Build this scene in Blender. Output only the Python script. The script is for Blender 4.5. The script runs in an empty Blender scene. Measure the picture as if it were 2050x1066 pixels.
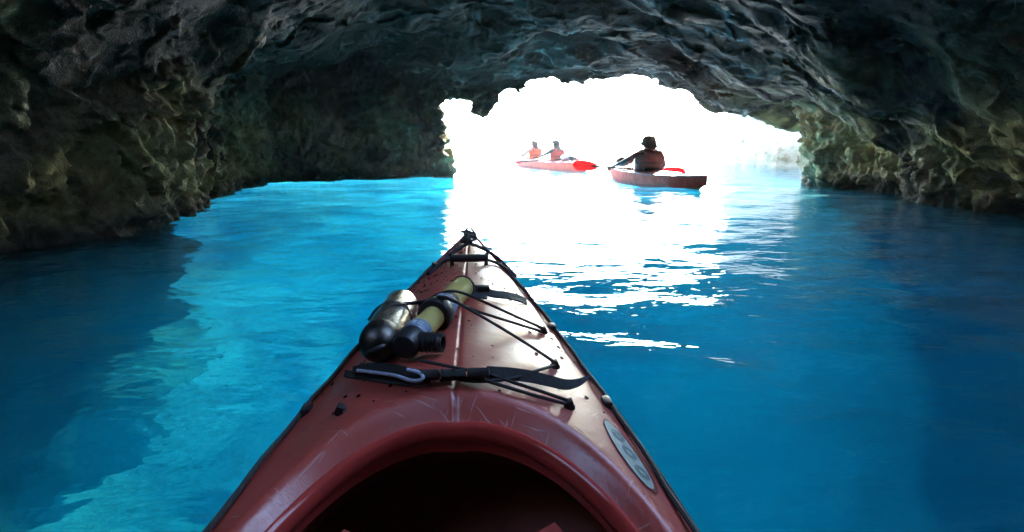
import bpy, bmesh, math, random
import numpy as np
from mathutils import Vector, Matrix, Quaternion
import openvdb as vdb

# ------------------------------------------------------------------ camera, sky, sun, exposure
scene = bpy.context.scene
COL = scene.collection
F_PX, Y_H, CAM_H = 1200.0, 285.0, 0.72
PITCH = math.atan((533 - Y_H) / F_PX)
cam_data = bpy.data.cameras.new('camera')
cam_data.sensor_width = 36.0
cam_data.lens = F_PX / 2050 * 36.0
cam_data.clip_start = 0.02
cam_data.clip_end = 6000
cam = bpy.data.objects.new('camera', cam_data)
COL.objects.link(cam)
cam.location = (0, 0, CAM_H)
cam.rotation_euler = (math.pi / 2 - PITCH, 0, 0)
scene.camera = cam

SUN_AZ, SUN_EL = math.radians(17), math.radians(26)      # clockwise from +Y
world = bpy.data.worlds.new('World')
scene.world = world
world.use_nodes = True
wn = world.node_tree
sky = wn.nodes.new('ShaderNodeTexSky')
sky.sky_type = 'NISHITA'
sky.sun_disc = False
sky.sun_elevation = SUN_EL
sky.sun_rotation = SUN_AZ
sky.air_density = 1.0
sky.dust_density = 0.15
wn.links.new(sky.outputs[0], wn.nodes['Background'].inputs[0])
wn.nodes['Background'].inputs[1].default_value = 0.15

sd = bpy.data.lights.new('sun', 'SUN')
sd.energy = 5.0
sd.angle = math.radians(0.5)
sd.color = (1.0, 0.95, 0.87)
sun = bpy.data.objects.new('sun', sd)
COL.objects.link(sun)
to_sun = Vector((math.sin(SUN_AZ) * math.cos(SUN_EL), math.cos(SUN_AZ) * math.cos(SUN_EL), math.sin(SUN_EL)))
sun.rotation_euler = to_sun.to_track_quat('Z', 'Y').to_euler()
sun.location = to_sun * 40

vs = scene.view_settings
vs.view_transform = 'Standard'
vs.look = 'None'
vs.exposure = 4.2
vs.gamma = 1.0
vs.use_curve_mapping = False
scene.render.engine = 'CYCLES'
cy = scene.cycles
cy.use_denoising = True
cy.max_bounces = 6
cy.diffuse_bounces = 3
cy.glossy_bounces = 3
cy.transmission_bounces = 4
cy.transparent_max_bounces = 8
cy.volume_bounces = 2
cy.caustics_reflective = False
cy.caustics_refractive = False
cy.sample_clamp_indirect = 6.0
cy.blur_glossy = 0.5

def ony(px, py, y):
    dx = (px - 1025) / F_PX; dy = -(py - 533) / F_PX
    ry = math.cos(PITCH) + dy * math.sin(PITCH); rz = -math.sin(PITCH) + dy * math.cos(PITCH)
    t = y / ry
    return (dx * t, y, CAM_H + rz * t)

# ------------------------------------------------------------------ noise (numpy)
def _hash(ix, iy, iz, seed):
    h = (ix.astype(np.uint32) * np.uint32(374761393)) ^ (iy.astype(np.uint32) * np.uint32(668265263)) ^ (iz.astype(np.uint32) * np.uint32(2147483647)) ^ np.uint32(seed * 974711 & 0xffffffff)
    h = (h ^ (h >> np.uint32(13))) * np.uint32(1274126177)
    h = (h ^ (h >> np.uint32(15))) * np.uint32(2246822519)
    return h ^ (h >> np.uint32(16))

_G = np.array([(1,1,0),(-1,1,0),(1,-1,0),(-1,-1,0),(1,0,1),(-1,0,1),(1,0,-1),(-1,0,-1),(0,1,1),(0,-1,1),(0,1,-1),(0,-1,-1),(1,1,0),(-1,1,0),(0,-1,1),(0,-1,-1)], np.float32)
def perlin(p, seed=0):
    p = np.asarray(p, np.float32)
    i = np.floor(p).astype(np.int64); f = p - i
    w = f * f * f * (f * (f * 6 - 15) + 10)
    r = np.zeros(len(p), np.float32)
    for cx in (0, 1):
        for cyy in (0, 1):
            for cz in (0, 1):
                g = _G[_hash(i[:, 0] + cx, i[:, 1] + cyy, i[:, 2] + cz, seed) & np.uint32(15)]
                d = g[:, 0] * (f[:, 0] - cx) + g[:, 1] * (f[:, 1] - cyy) + g[:, 2] * (f[:, 2] - cz)
                r += d * (w[:, 0] if cx else 1 - w[:, 0]) * (w[:, 1] if cyy else 1 - w[:, 1]) * (w[:, 2] if cz else 1 - w[:, 2])
    return r

def fbm(p, octv, seed=0, lac=2.03, gain=0.5):
    r = 0; a = 1.0; q = np.asarray(p, np.float32)
    for k in range(octv):
        r = r + a * perlin(q, seed + k * 17); a *= gain; q = q * lac + 3.7
    return r

def worley(p, seed=0):
    p = np.asarray(p, np.float32)
    i = np.floor(p).astype(np.int64); f = p - i
    f1 = np.full(len(p), 9.0, np.float32); f2 = f1.copy()
    for cx in (-1, 0, 1):
        for cyy in (-1, 0, 1):
            for cz in (-1, 0, 1):
                h = _hash(i[:, 0] + cx, i[:, 1] + cyy, i[:, 2] + cz, seed)
                ox = (h & np.uint32(1023)).astype(np.float32) / 1023
                oy = ((h >> np.uint32(10)) & np.uint32(1023)).astype(np.float32) / 1023
                oz = ((h >> np.uint32(20)) & np.uint32(1023)).astype(np.float32) / 1023
                d = np.sqrt((cx + ox - f[:, 0]) ** 2 + (cyy + oy - f[:, 1]) ** 2 + (cz + oz - f[:, 2]) ** 2)
                f2 = np.minimum(f2, np.maximum(f1, d)); f1 = np.minimum(f1, d)
    return f1, f2

def facets(p, seed=0):
    """a random level for each voronoi cell: broken, stepped faces"""
    p = np.asarray(p, np.float32)
    i = np.floor(p).astype(np.int64); f = p - i
    f1 = np.full(len(p), 9.0, np.float32); r = np.zeros(len(p), np.float32)
    for cx in (-1, 0, 1):
        for cyy in (-1, 0, 1):
            for cz in (-1, 0, 1):
                h = _hash(i[:, 0] + cx, i[:, 1] + cyy, i[:, 2] + cz, seed)
                ox = (h & np.uint32(1023)).astype(np.float32) / 1023
                oy = ((h >> np.uint32(10)) & np.uint32(1023)).astype(np.float32) / 1023
                oz = ((h >> np.uint32(20)) & np.uint32(1023)).astype(np.float32) / 1023
                dx, dy, dz = cx + ox - f[:, 0], cyy + oy - f[:, 1], cz + oz - f[:, 2]
                d = np.sqrt(dx * dx + dy * dy + dz * dz)
                tilt = (ox - .5) * dx + (oy - .5) * dy + (oz - .5) * dz
                m = d < f1
                r = np.where(m, (h >> np.uint32(5) & np.uint32(255)).astype(np.float32) / 255 - 0.5 + 1.4 * tilt, r); f1 = np.where(m, d, f1)
    return r

def sstep(a, b, x):
    t = np.clip((x - a) / (b - a), 0, 1)
    return t * t * (3 - 2 * t)

# ------------------------------------------------------------------ materials
def N(nt, t, **kw):
    n = nt.nodes.new(t)
    for k, v in kw.items():
        if hasattr(n, k): setattr(n, k, v)
        else: n.inputs[k].default_value = v
    return n

def new_mat(name):
    m = bpy.data.materials.new(name); m.use_nodes = True
    nt = m.node_tree
    return m, nt, nt.nodes['Principled BSDF'], nt.nodes['Material Output']

def ramp(nt, fac, stops):
    r = nt.nodes.new('ShaderNodeValToRGB')
    e = r.color_ramp.elements
    while len(e) < len(stops): e.new(0.5)
    for el, (p, c) in zip(e, stops):
        el.position = p
        el.color = (*c, 1) if len(c) == 3 else c
    nt.links.new(fac, r.inputs[0])
    return r.outputs[0]

def noise_fac(nt, scale, detail=6, rough=0.55, coord=None, dist=0.0):
    n = N(nt, 'ShaderNodeTexNoise'); n.inputs['Scale'].default_value = scale
    n.inputs['Detail'].default_value = detail; n.inputs['Roughness'].default_value = rough
    n.inputs['Distortion'].default_value = dist
    if coord is not None: nt.links.new(coord, n.inputs['Vector'])
    return n.outputs['Fac']

def mixc(nt, fac, a, b, mode='MIX'):
    m = nt.nodes.new('ShaderNodeMix'); m.data_type = 'RGBA'; m.blend_type = mode
    for s, v in ((m.inputs[0], fac), (m.inputs[6], a), (m.inputs[7], b)):
        if isinstance(v, (int, float)): s.default_value = v
        elif isinstance(v, tuple): s.default_value = (*v, 1)
        else: nt.links.new(v, s)
    return m.outputs[2]

def mathn(nt, op, a, b=None, c=None, clamp=False):
    m = nt.nodes.new('ShaderNodeMath'); m.operation = op; m.use_clamp = clamp
    for s, v in zip(m.inputs, (a, b, c)):
        if v is None: continue
        if isinstance(v, (int, float)): s.default_value = v
        else: nt.links.new(v, s)
    return m.outputs[0]

def maprange(nt, v, a, b, c=0.0, d=1.0):
    m = nt.nodes.new('ShaderNodeMapRange'); m.interpolation_type = 'SMOOTHSTEP'
    nt.links.new(v, m.inputs[0])
    for k, x in zip((1, 2, 3, 4), (a, b, c, d)): m.inputs[k].default_value = x
    return m.outputs[0]

def bump(nt, h, strength, dist, into):
    b = N(nt, 'ShaderNodeBump'); b.inputs['Strength'].default_value = strength; b.inputs['Distance'].default_value = dist
    nt.links.new(h, b.inputs['Height']); nt.links.new(b.outputs[0], into)
    return b

def world_pos(nt):
    g = nt.nodes.new('ShaderNodeNewGeometry')
    return g.outputs['Position']

def rock_material():
    m, nt, bs, out = new_mat('cave_limestone')
    pos = world_pos(nt)
    sep = nt.nodes.new('ShaderNodeSeparateXYZ'); nt.links.new(pos, sep.inputs[0])
    n1 = noise_fac(nt, 0.9, 8, 0.6, pos)
    n2 = noise_fac(nt, 5.0, 8, 0.65, pos)
    n3 = noise_fac(nt, 26.0, 6, 0.65, pos)
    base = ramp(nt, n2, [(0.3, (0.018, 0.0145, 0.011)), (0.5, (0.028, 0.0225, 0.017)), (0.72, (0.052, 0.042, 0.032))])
    olive = ramp(nt, n2, [(0.3, (0.19, 0.165, 0.065)), (0.7, (0.56, 0.50, 0.23))])
    green = ramp(nt, n3, [(0.3, (0.19, 0.24, 0.11)), (0.7, (0.46, 0.53, 0.29))])
    # algae films and mineral staining keep to the walls' lower metre and a half
    low = maprange(nt, sep.outputs[2], 1.9, 0.6)
    at = nt.nodes.new('ShaderNodeAttribute'); at.attribute_name = 'wall_light'
    lit_stone = ramp(nt, n3, [(0.3, (0.27, 0.245, 0.155)), (0.5, (0.55, 0.51, 0.35)), (0.7, (0.74, 0.69, 0.52))])  # pale wall stone, lightened further to stand in for daylight on it
    base = mixc(nt, at.outputs['Fac'], base, lit_stone)
    # light caught on the roof's sharp crests, painted as a pale colour
    av = nt.nodes.new('ShaderNodeAttribute'); av.attribute_name = 'crest_light'
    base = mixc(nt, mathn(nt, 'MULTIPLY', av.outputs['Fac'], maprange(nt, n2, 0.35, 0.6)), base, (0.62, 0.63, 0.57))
    f_ol = mathn(nt, 'MULTIPLY', maprange(nt, n1, 0.45, 0.60), low)
    c = mixc(nt, f_ol, base, olive)
    n4 = noise_fac(nt, 0.75, 5, 0.55, pos, 0.6)
    f_gr = mathn(nt, 'MULTIPLY', maprange(nt, n4, 0.47, 0.60), low)
    c = mixc(nt, mathn(nt, 'MULTIPLY', f_gr, 0.8), c, green)
    # pinkish coralline patches close to the water, black tide line under them
    pk = mathn(nt, 'MULTIPLY', maprange(nt, noise_fac(nt, 2.2, 5, 0.6, pos), 0.55, 0.68), maprange(nt, sep.outputs[2], 0.75, 0.3))
    c = mixc(nt, mathn(nt, 'MULTIPLY', pk, 0.6), c, (0.33, 0.19, 0.15))
    zz = mathn(nt, 'ADD', sep.outputs[2], mathn(nt, 'MULTIPLY', mathn(nt, 'SUBTRACT', n2, 0.5), 0.5))
    tide = maprange(nt, zz, 0.26, 0.05)
    c = mixc(nt, mathn(nt, 'MULTIPLY', tide, 0.8), c, (0.045, 0.035, 0.03))
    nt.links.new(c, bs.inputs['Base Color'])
    nt.links.new(ramp(nt, n2, [(0.35, (0.65,) * 3), (0.65, (0.9,) * 3)]), bs.inputs['Roughness'])
    bs.inputs['Specular IOR Level'].default_value = 0.12
    h = mathn(nt, 'ADD', mathn(nt, 'MULTIPLY', n3, 0.6), mathn(nt, 'MULTIPLY', noise_fac(nt, 90, 4, 0.6, pos), 0.25))
    vo = N(nt, 'ShaderNodeTexVoronoi'); vo.feature = 'DISTANCE_TO_EDGE'; vo.inputs['Scale'].default_value = 9.0
    wv = N(nt, 'ShaderNodeVectorMath'); wv.operation = 'MULTIPLY_ADD'; nz_ = N(nt, 'ShaderNodeTexNoise'); nz_.inputs['Scale'].default_value = 4.0; nt.links.new(pos, nz_.inputs['Vector'])
    nt.links.new(nz_.outputs['Color'], wv.inputs[0]); wv.inputs[1].default_value = (0.25, 0.25, 0.25); nt.links.new(pos, wv.inputs[2]); nt.links.new(wv.outputs[0], vo.inputs['Vector'])
    h = mathn(nt, 'ADD', h, mathn(nt, 'MULTIPLY', maprange(nt, vo.outputs['Distance'], 0.0, 0.05), 0.12))
    bump(nt, h, 0.9, 0.03, bs.inputs['Normal'])
    return m

def mesh_from_arrays(name, V, Fq, smooth=True):
    me = bpy.data.meshes.new(name)
    V = np.ascontiguousarray(V, np.float32); Fq = np.ascontiguousarray(Fq, np.int32)
    k = Fq.shape[1]
    me.vertices.add(len(V)); me.vertices.foreach_set('co', V.ravel())
    me.loops.add(Fq.size); me.loops.foreach_set('vertex_index', Fq.ravel())
    me.polygons.add(len(Fq)); me.polygons.foreach_set('loop_start', np.arange(0, Fq.size, k, dtype=np.int32))
    if smooth: me.polygons.foreach_set('use_smooth', np.ones(len(Fq), bool))
    me.update(calc_edges=True); me.validate()
    return me

def link(name, me, mat=None, parent=None):
    o = bpy.data.objects.new(name, me)
    COL.objects.link(o)
    if mat is not None and me is not None and not me.materials: me.materials.append(mat)
    if parent is not None: o.parent = parent
    return o

def tag(o, label=None, category=None, group=None, kind=None):
    for k, v in (('label', label), ('category', category), ('group', group), ('kind', kind)):
        if v: o[k] = v
    return o

# ------------------------------------------------------------------ the cave: a signed field meshed by voxels, then carved finer on the surface
BED = -4.2
VX = 0.1
X0, X1, YA, YB, Z0, Z1 = -7.0, 9.0, -7.5, 15.6, -5.4, 5.0
nx, ny, nz = (int(round((b - a) / VX)) for a, b in ((X0, X1), (YA, YB), (Z0, Z1)))
ax = X0 + VX * np.arange(nx); ay = YA + VX * np.arange(ny); az = Z0 + VX * np.arange(nz)

CEIL = np.array([  # x, y, z of the roof
    (5.1, 6, .40), (5.3, 8.3, .75), (5.2, 9.5, 1.0), (5.0, 10.5, 1.18), (5.5, 2, .5), (4.8, -3, .6), (6.5, 5, .1), (6.6, 9, .7), (7.5, 12, .9),
    (3, 6, 1.75), (3, 9, 1.9), (3.2, 2, 2.0), (1.5, 12, 2.05), (3, 12, 1.75), (4.6, 12, 1.25), (0, 9, 2.7), (0, 6, 3.0), (0, 2, 3.2), (0, -3, 2.8), (0, -7, 1.5),
    (-1, 12, 1.9), (-3, 11.5, 2.3), (-4.3, 11.2, 1.7), (-2, 8, 2.4), (-3.7, 7.3, 1.55), (-3.0, 5.5, 1.15), (-1.5, 5, 2.3), (-3.3, 3.9, 1.2), (-3.8, 1, 1.2), (-2, 1, 2.4), (-3.5, -3, 1.2), (-5.5, 5, .6), (-6, 10, 1.0), (-6, 0, .5)], float)
def rbf(pts, q):
    def ph(r): return np.sqrt(r * r + 1.0)
    A = ph(np.linalg.norm(pts[:, None, :2] - pts[None, :, :2], axis=2)) + 0.02 * np.eye(len(pts))
    w = np.linalg.solve(A, pts[:, 2] - pts[:, 2].mean())
    return ph(np.linalg.norm(q[:, None, :2] - pts[None, :, :2], axis=2)) @ w + pts[:, 2].mean()
gx, gy = np.meshgrid(ax, ay, indexing='ij')
zc = rbf(CEIL, np.stack([gx.ravel(), gy.ravel()], 1)).reshape(gx.shape)
xl = np.interp(ay, [-7.5, -3, 0, 2, 3.9, 5, 6.2, 7.4, 9, 11, 13], [-2.2, -3.7, -4, -3.75, -3.35, -3.0, -3.2, -3.85, -4.15, -4.4, -4.4])
xr = np.interp(ay, [-7.5, -3, 0, 6, 7, 8.3, 9.5, 10.4, 11.2, 13, 15.6], [3, 5, 5.6, 5.2, 5.05, 5.35, 5.3, 5.05, 5.6, 7.3, 8.6])
ye = np.interp(ax, [-7, -4.3, -1.3, 2, 9], [10.9, 11.2, 12.3, 12.5, 12.5])

def smax(a, b, k):
    h = np.clip(0.5 + 0.5 * (a - b) / k, 0, 1)
    return b + (a - b) * h + k * h * (1 - h)
def smin(a, b, k): return -smax(-a, -b, k)

MOUTH = [(912, 420), (911, 360), (908, 330), (900, 300), (890, 270), (885, 240), (884, 215), (891, 201), (905, 198), (922, 195), (936, 201), (941, 220), (949, 233), (962, 239), (976, 238), (987, 228), (996, 205), (1006, 191), (1017, 185), (1031, 192), (1046, 190), (1056, 172), (1070, 162), (1086, 159), (1110, 161), (1116, 173), (1140, 170), (1158, 165), (1165, 175), (1175, 166), (1182, 157), (1200, 162), (1212, 171), (1222, 160), (1246, 155), (1266, 152), (1310, 158), (1322, 165), (1328, 175), (1340, 181), (1347, 172), (1375, 180), (1390, 190), (1400, 215), (1436, 237), (1447, 230), (1490, 235), (1560, 250), (1640, 254), (1800, 270), (1800, 420)]
mp = np.array([ony(px, py, 12.3) for px, py in MOUTH])[:, [0, 2]]
mp[0, 1] = mp[-1, 1] = -0.45
def poly_sdf(P, x, z):
    d = np.full(x.shape, 1e9); s = np.ones(x.shape)
    n = len(P); j = n - 1
    for i in range(n):
        ex, ez = P[j] - P[i]
        wx, wz = x - P[i, 0], z - P[i, 1]
        t = np.clip((wx * ex + wz * ez) / (ex * ex + ez * ez), 0, 1)
        d = np.minimum(d, (wx - ex * t) ** 2 + (wz - ez * t) ** 2)
        c1 = z >= P[i, 1]; c2 = z < P[j, 1]; c3 = ex * wz > ez * wx
        s = np.where((c1 & c2 & c3) | (~c1 & ~c2 & ~c3), -s, s); j = i
    return s * np.sqrt(d)
pz = poly_sdf(mp, *np.meshgrid(ax, az, indexing='ij'))                # (nx, nz)

Xg, Yg, Zg = ax[:, None, None], ay[None, :, None], az[None, None, :]
air = smax(0.85 * (Zg - zc[:, :, None]), xl[None, :, None] - Xg, 0.5)
air = smax(air, Xg - xr[None, :, None], 0.25)
air = smax(air, Yg - ye[:, None, None], 0.35)
air = smax(air, (-6.6 - Yg) + 0 * Xg, 0.8)
mouth = np.maximum(np.maximum(pz[:, None, :] - np.where(Yg > 12.3, 0.45, 0.15) * np.abs(Yg - 12.3), 10.6 - Yg), Yg - 17)
mouth = np.maximum(mouth, Xg - xr[None, :, None])
air = np.minimum(air, mouth)
outside = np.maximum(13.1 + 0.25 * Zg - Yg, Xg - xr[None, :, None])
air = np.minimum(air, outside)
# two unseen holes added to the roof above the camera, for fill daylight
rear = np.maximum(np.sqrt((Xg + 2.2) ** 2 + ((Yg + 0.6) / 1.25) ** 2) - 0.5 - 0.25 * Zg, 0.9 - Zg)
rear = np.minimum(rear, np.maximum(np.sqrt((Xg - 3.0) ** 2 + ((Yg - 1.9) / 1.2) ** 2) - 1.15 - 0.55 * np.maximum(Zg - 1.6, 0), 0.9 - Zg))
air = np.minimum(air, rear)
# below the waterline the sea has cut the left and end walls back to open water
under = np.maximum(np.maximum(Zg + 0.26 - np.clip(0.3 * (Yg - 11.6), 0, 0.2), 5.8 + 0.5 * (Xg + 3) - Yg), Xg - xr[None, :, None])
air = smin(air, under, 0.25)
sdf = (-air).astype(np.float32)
del air, mouth, outside, under
band = np.abs(sdf) < 0.8
ii = np.nonzero(band)
P3 = np.stack([ax[ii[0]], ay[ii[1]], az[ii[2]]], 1).astype(np.float32)
nz1 = 0.26 * fbm(P3 * 0.75, 3, 5)
keep = np.clip(np.abs(P3[:, 1] - 12.2) / 1.2, 0.12, 1.0)             # the mouth's rim keeps its traced outline
keep = np.where((P3[:, 0] > 4.6) | (P3[:, 0] < -1.6), 1.0, keep)
sdf[ii] += nz1 * keep
sdf = np.pad(sdf, 1, constant_values=1.0)
grid = vdb.FloatGrid(1.0)
grid.copyFromArray(sdf)
V, T, Q = grid.convertToPolygons(0.0, 0.0)
V = V.astype(np.float32) * VX + np.array([X0 - VX, YA - VX, Z0 - VX], np.float32)
del sdf, grid, band

def vnormals(V, Q):
    n = np.cross(V[Q[:, 2]] - V[Q[:, 0]], V[Q[:, 3]] - V[Q[:, 1]])
    r = np.zeros_like(V)
    for k in range(4):
        for a in range(3): r[:, a] += np.bincount(Q[:, k], n[:, a], len(V))
    return r / (np.linalg.norm(r, axis=1, keepdims=True) + 1e-9)

def subdivide(V, Q):
    E = np.concatenate([np.sort(Q[:, [k, (k + 1) % 4]], 1) for k in range(4)])
    key = E[:, 0].astype(np.int64) * len(V) + E[:, 1]
    u, inv = np.unique(key, return_inverse=True)
    em = 0.5 * (V[u // len(V)] + V[u % len(V)])
    fc = V[Q].mean(1)
    n = len(Q); ei = inv.reshape(4, n).T + len(V); ci = np.arange(n) + len(V) + len(u)
    V2 = np.concatenate([V, em, fc]).astype(np.float32)
    Q2 = np.concatenate([np.stack([Q[:, k], ei[:, k], ci, ei[:, (k + 3) % 4]], 1) for k in range(4)])
    return V2, Q2

fcen = V[Q].mean(1)
fine = (fcen[:, 2] > -0.7) & (fcen[:, 1] > 1.4) & (fcen[:, 1] < 13.6) & (fcen[:, 0] > -5.6) & (fcen[:, 0] < 7.4) & (fcen[:, 2] < 4.2)
def compact(V, Q):
    u, inv = np.unique(Q, return_inverse=True)
    return V[u], inv.reshape(Q.shape)
Vc, Qc = compact(V, Q[~fine]); Vf, Qf = compact(V, Q[fine])
nf = vnormals(V, Q)[np.unique(Q[fine])]
for _ in range(2):
    k = len(Vf); Vf, Qf = subdivide(Vf, Qf)
Nf = vnormals(Vf, Qf)
Nf = Nf if np.mean(np.sum(Nf[:len(nf)] * nf, 1)) > 0 else -Nf
# carve: scalloped bowls with sharp crests on the roof, crumbling knobs on the walls
down = np.clip(-Nf[:, 2], 0, 1)
wp = Vf * np.array([0.9, 0.75, 1.3], np.float32)
warp = np.stack([fbm(Vf * 0.8 + s, 3, 40 + s) for s in (0, 9, 21)], 1)
f1, f2 = worley(wp + 0.55 * warp, 3)
crest = np.exp(-np.abs((f2 - f1) / 0.075) ** 1.3)
g1, g2 = worley(wp * 2.3 + 0.9 * warp, 8)
crest2 = np.exp(-np.abs((g2 - g1) / 0.09) ** 1.3)
mask = sstep(0.0, 0.3, fbm(Vf * 0.55, 2, 77))
amp_r = 0.035 * crest * sstep(-0.1, 0.3, fbm(Vf * 0.5, 2, 78)) + 0.03 * crest2 * mask + 0.006 * fbm(Vf * 6.0, 3, 60) + 0.03 * fbm(Vf * 1.6, 2, 61) + 0.035 * facets(Vf * 2.2 + 0.5 * warp, 41) + 0.016 * facets(Vf * 6.0 + 0.6 * warp, 44)
kn = fbm(Vf * 2.6 + 0.4 * warp, 5, 90, gain=0.58)
k1, k2 = worley(Vf * 4.2 + 0.5 * warp, 14)
amp_w = 0.14 * kn + 0.04 * (0.5 - k1) + 0.03 * np.abs(fbm(Vf * 7, 3, 33)) + 0.11 * facets(Vf * np.array([2.6, 2.6, 3.4], np.float32) + 0.5 * warp, 42) + 0.045 * facets(Vf * 7.5 + 0.6 * warp, 43)
wall = sstep(0.75, 0.35, down)
rimk = np.where((np.abs(Vf[:, 1] - 12.2) < 1.0) & (Vf[:, 0] > -1.7) & (Vf[:, 0] < 4.6), 1.0, 1.0)
disp = ((1 - wall) * amp_r + wall * amp_w) * rimk
edge = np.minimum.reduce([(Vf[:, 2] + 0.7) / 0.2, (Vf[:, 1] - 1.4) / 0.3, (13.6 - Vf[:, 1]) / 0.3])
disp = disp * np.clip(edge, 0, 1)
sgn = 1.0
Vf = Vf + Nf * disp[:, None].astype(np.float32)
Va = np.concatenate([Vc, Vf]); Qa = np.concatenate([Qc, Qf + len(Vc)])
rock_mat = rock_material()
cave_me = mesh_from_arrays('sea_cave', Va, Qa)
wall_lit = wall * np.clip(0.5 + sstep(3.6, 4.6, Vf[:, 0]) * 0.5, 0, 1) * sstep(1.5, 1.0, Vf[:, 2]) * sstep(-0.35, 0.1, fbm(Vf * 0.9, 3, 15) + 0.15)  # painted brightness of the low walls, strongest on the right
cave_me.attributes.new('wall_light', 'FLOAT', 'POINT').data.foreach_set('value', np.concatenate([np.zeros(len(Vc)), wall_lit]).astype(np.float32))
crest_lit = (1 - wall) * (0.35 + 0.65 * sstep(-0.5, 1.5, Vf[:, 0])) * np.clip(crest ** 1.5 * sstep(0.0, 0.3, fbm(Vf * 0.5, 2, 78) + 0.1) + crest2 ** 1.5 * mask, 0, 1) * sstep(-0.1, 0.25, fbm(Vf * 1.7, 3, 27))
cave_me.attributes.new('crest_light', 'FLOAT', 'POINT').data.foreach_set('value', np.concatenate([np.zeros(len(Vc)), crest_lit]).astype(np.float32))
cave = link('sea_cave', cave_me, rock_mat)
tag(cave, 'dark limestone sea cave with low scalloped roof arching over the water', 'cave')
print('cave quads', len(Qa))

# ------------------------------------------------------------------ seabed
def grid_axis(lo, hi, step, far, n):
    mid = np.arange(lo, hi + 1e-6, step)
    g = np.geomspace(step, far, n)
    return np.concatenate([lo - np.cumsum(g)[::-1], mid, mid[-1] + np.cumsum(g)])
def sheet(name, gx, gy, zf):
    A, B = np.meshgrid(gx, gy, indexing='ij')
    V = np.stack([A.ravel(), B.ravel(), zf(A.ravel(), B.ravel())], 1)
    n, m = len(gx), len(gy)
    i = (np.arange(n - 1)[:, None] * m + np.arange(m - 1)[None, :]).ravel()
    return V, np.stack([i, i + m, i + m + 1, i + 1], 1)
def bed_z(x, y):
    p = np.stack([x, y, 0 * x], 1)
    near = (np.abs(x) < 20) & (y > -15) & (y < 40)
    r = -2.6 - 2.3 * sstep(11.5, 2.5, y)
    q = p[near]
    n = fbm(q * 0.33, 3, 11)
    w1, w2 = worley(q * np.array([0.5, 0.5, 1]), 6)
    lumps = np.clip(0.55 - w1, 0, 1) * sstep(-0.05, 0.25, fbm(q * 0.21, 2, 19) + 0.25 * sstep(0, 2.5, q[:, 0]) - 0.6 * sstep(0.8, -0.8, q[:, 0])) * 2.0
    slope = 1.6 * sstep(2.5, 5.5, q[:, 0]) + 1.4 * sstep(-2.4, -4.2, q[:, 0]) * sstep(8, 4, q[:, 1])
    r[near] = r[near] + 0.4 * n + lumps + slope + 0.08 * fbm(q * 2.2, 4, 51)
    return r
bx_, by_ = grid_axis(-9, 11, 0.12, 150, 26), grid_axis(-4, 26, 0.12, 150, 26)
Vb, Qb = sheet('seabed', bx_, by_, bed_z)
m, nt, bs, out = new_mat('sand_and_rock_bed')
pos = world_pos(nt)
sepb = nt.nodes.new('ShaderNodeSeparateXYZ'); nt.links.new(pos, sepb.inputs[0])
sand = ramp(nt, noise_fac(nt, 1.5, 6, 0.6, pos), [(0.3, (0.16, 0.151, 0.13)), (0.7, (0.25, 0.237, 0.207))])
stone = ramp(nt, noise_fac(nt, 3.0, 6, 0.6, pos), [(0.3, (0.06, 0.06, 0.052)), (0.7, (0.12, 0.114, 0.10))])
fst = mathn(nt, 'MULTIPLY', 0.9, maprange(nt, noise_fac(nt, 0.45, 5, 0.6, pos, 0.5), 0.56, 0.63))
dim_bed = ramp(nt, noise_fac(nt, 1.1, 6, 0.65, pos, 0.8), [(0.38, (0.030, 0.036, 0.030)), (0.56, (0.085, 0.09, 0.075)), (0.68, (0.22, 0.21, 0.18))])  # patchy bed, darkened on the right in place of weaker light
fwd = mathn(nt, 'ADD', sepb.outputs[0], mathn(nt, 'MULTIPLY', mathn(nt, 'SUBTRACT', noise_fac(nt, 0.5, 4, 0.6, pos), 0.5), 5.0))
fw = mathn(nt, 'MULTIPLY', maprange(nt, fwd, -0.4, 1.2), maprange(nt, sepb.outputs[1], 13.0, 10.0))
nt.links.new(mixc(nt, fw, mixc(nt, fst, sand, stone), dim_bed), bs.inputs['Base Color'])
bs.inputs['Roughness'].default_value = 0.9
bump(nt, noise_fac(nt, 8, 6, 0.6, pos), 0.6, 0.08, bs.inputs['Normal'])
seabed = link('seabed', mesh_from_arrays('seabed', Vb, Qb), m)
tag(seabed, 'pale sand and rock seabed seen through the blue water', kind='structure')

# ------------------------------------------------------------------ water
def wave_z(x, y):
    z = np.zeros_like(x)
    rng = np.random.RandomState(4)
    nearw = np.exp(-((np.maximum(0, np.abs(x - 1) - 7)) / 6) ** 2) * np.exp(-(np.maximum(0, np.abs(y - 7) - 10) / 8) ** 2)
    # ripples run in from the mouth; long ones first, short ones superposed
    for L, slope, spread, n in ((2.6, 0.012, 0.5, 4), (1.1, 0.025, 0.7, 6), (0.55, 0.034, 0.9, 7), (0.30, 0.026, 1.2, 7)):
        for k in range(n):
            th = math.radians(-95) + rng.normal() * spread
            lam = L * rng.uniform(0.75, 1.35); kk = 2 * math.pi / lam
            a = slope / kk / math.sqrt(n) * 1.41
            z += a * np.sin(kk * (math.cos(th) * x + math.sin(th) * y) + rng.uniform(0, 6.28))
    p = np.stack([x * 0.35, y * 0.35, 0 * x + 3], 1)
    gust = 0.75 + 0.9 * perlin(p, 5)
    return (z * gust * nearw)
wx, wy = grid_axis(-6, 8, 0.055, 250, 26), grid_axis(0.0, 15.5, 0.055, 250, 26)
Vw, Qw = sheet('water', wx, wy, wave_z)
n_, m_ = len(wx), len(wy)
idx = np.arange(n_ * m_).reshape(n_, m_)
loop = np.concatenate([idx[:-1, 0], idx[-1, :-1], idx[:0:-1, -1], idx[0, :0:-1]])
ZB = -9.0
b0 = len(Vw)
Vlow = Vw[loop].copy(); Vlow[:, 2] = ZB
L_ = len(loop); k_ = np.arange(L_); kn_ = (k_ + 1) % L_
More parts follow.
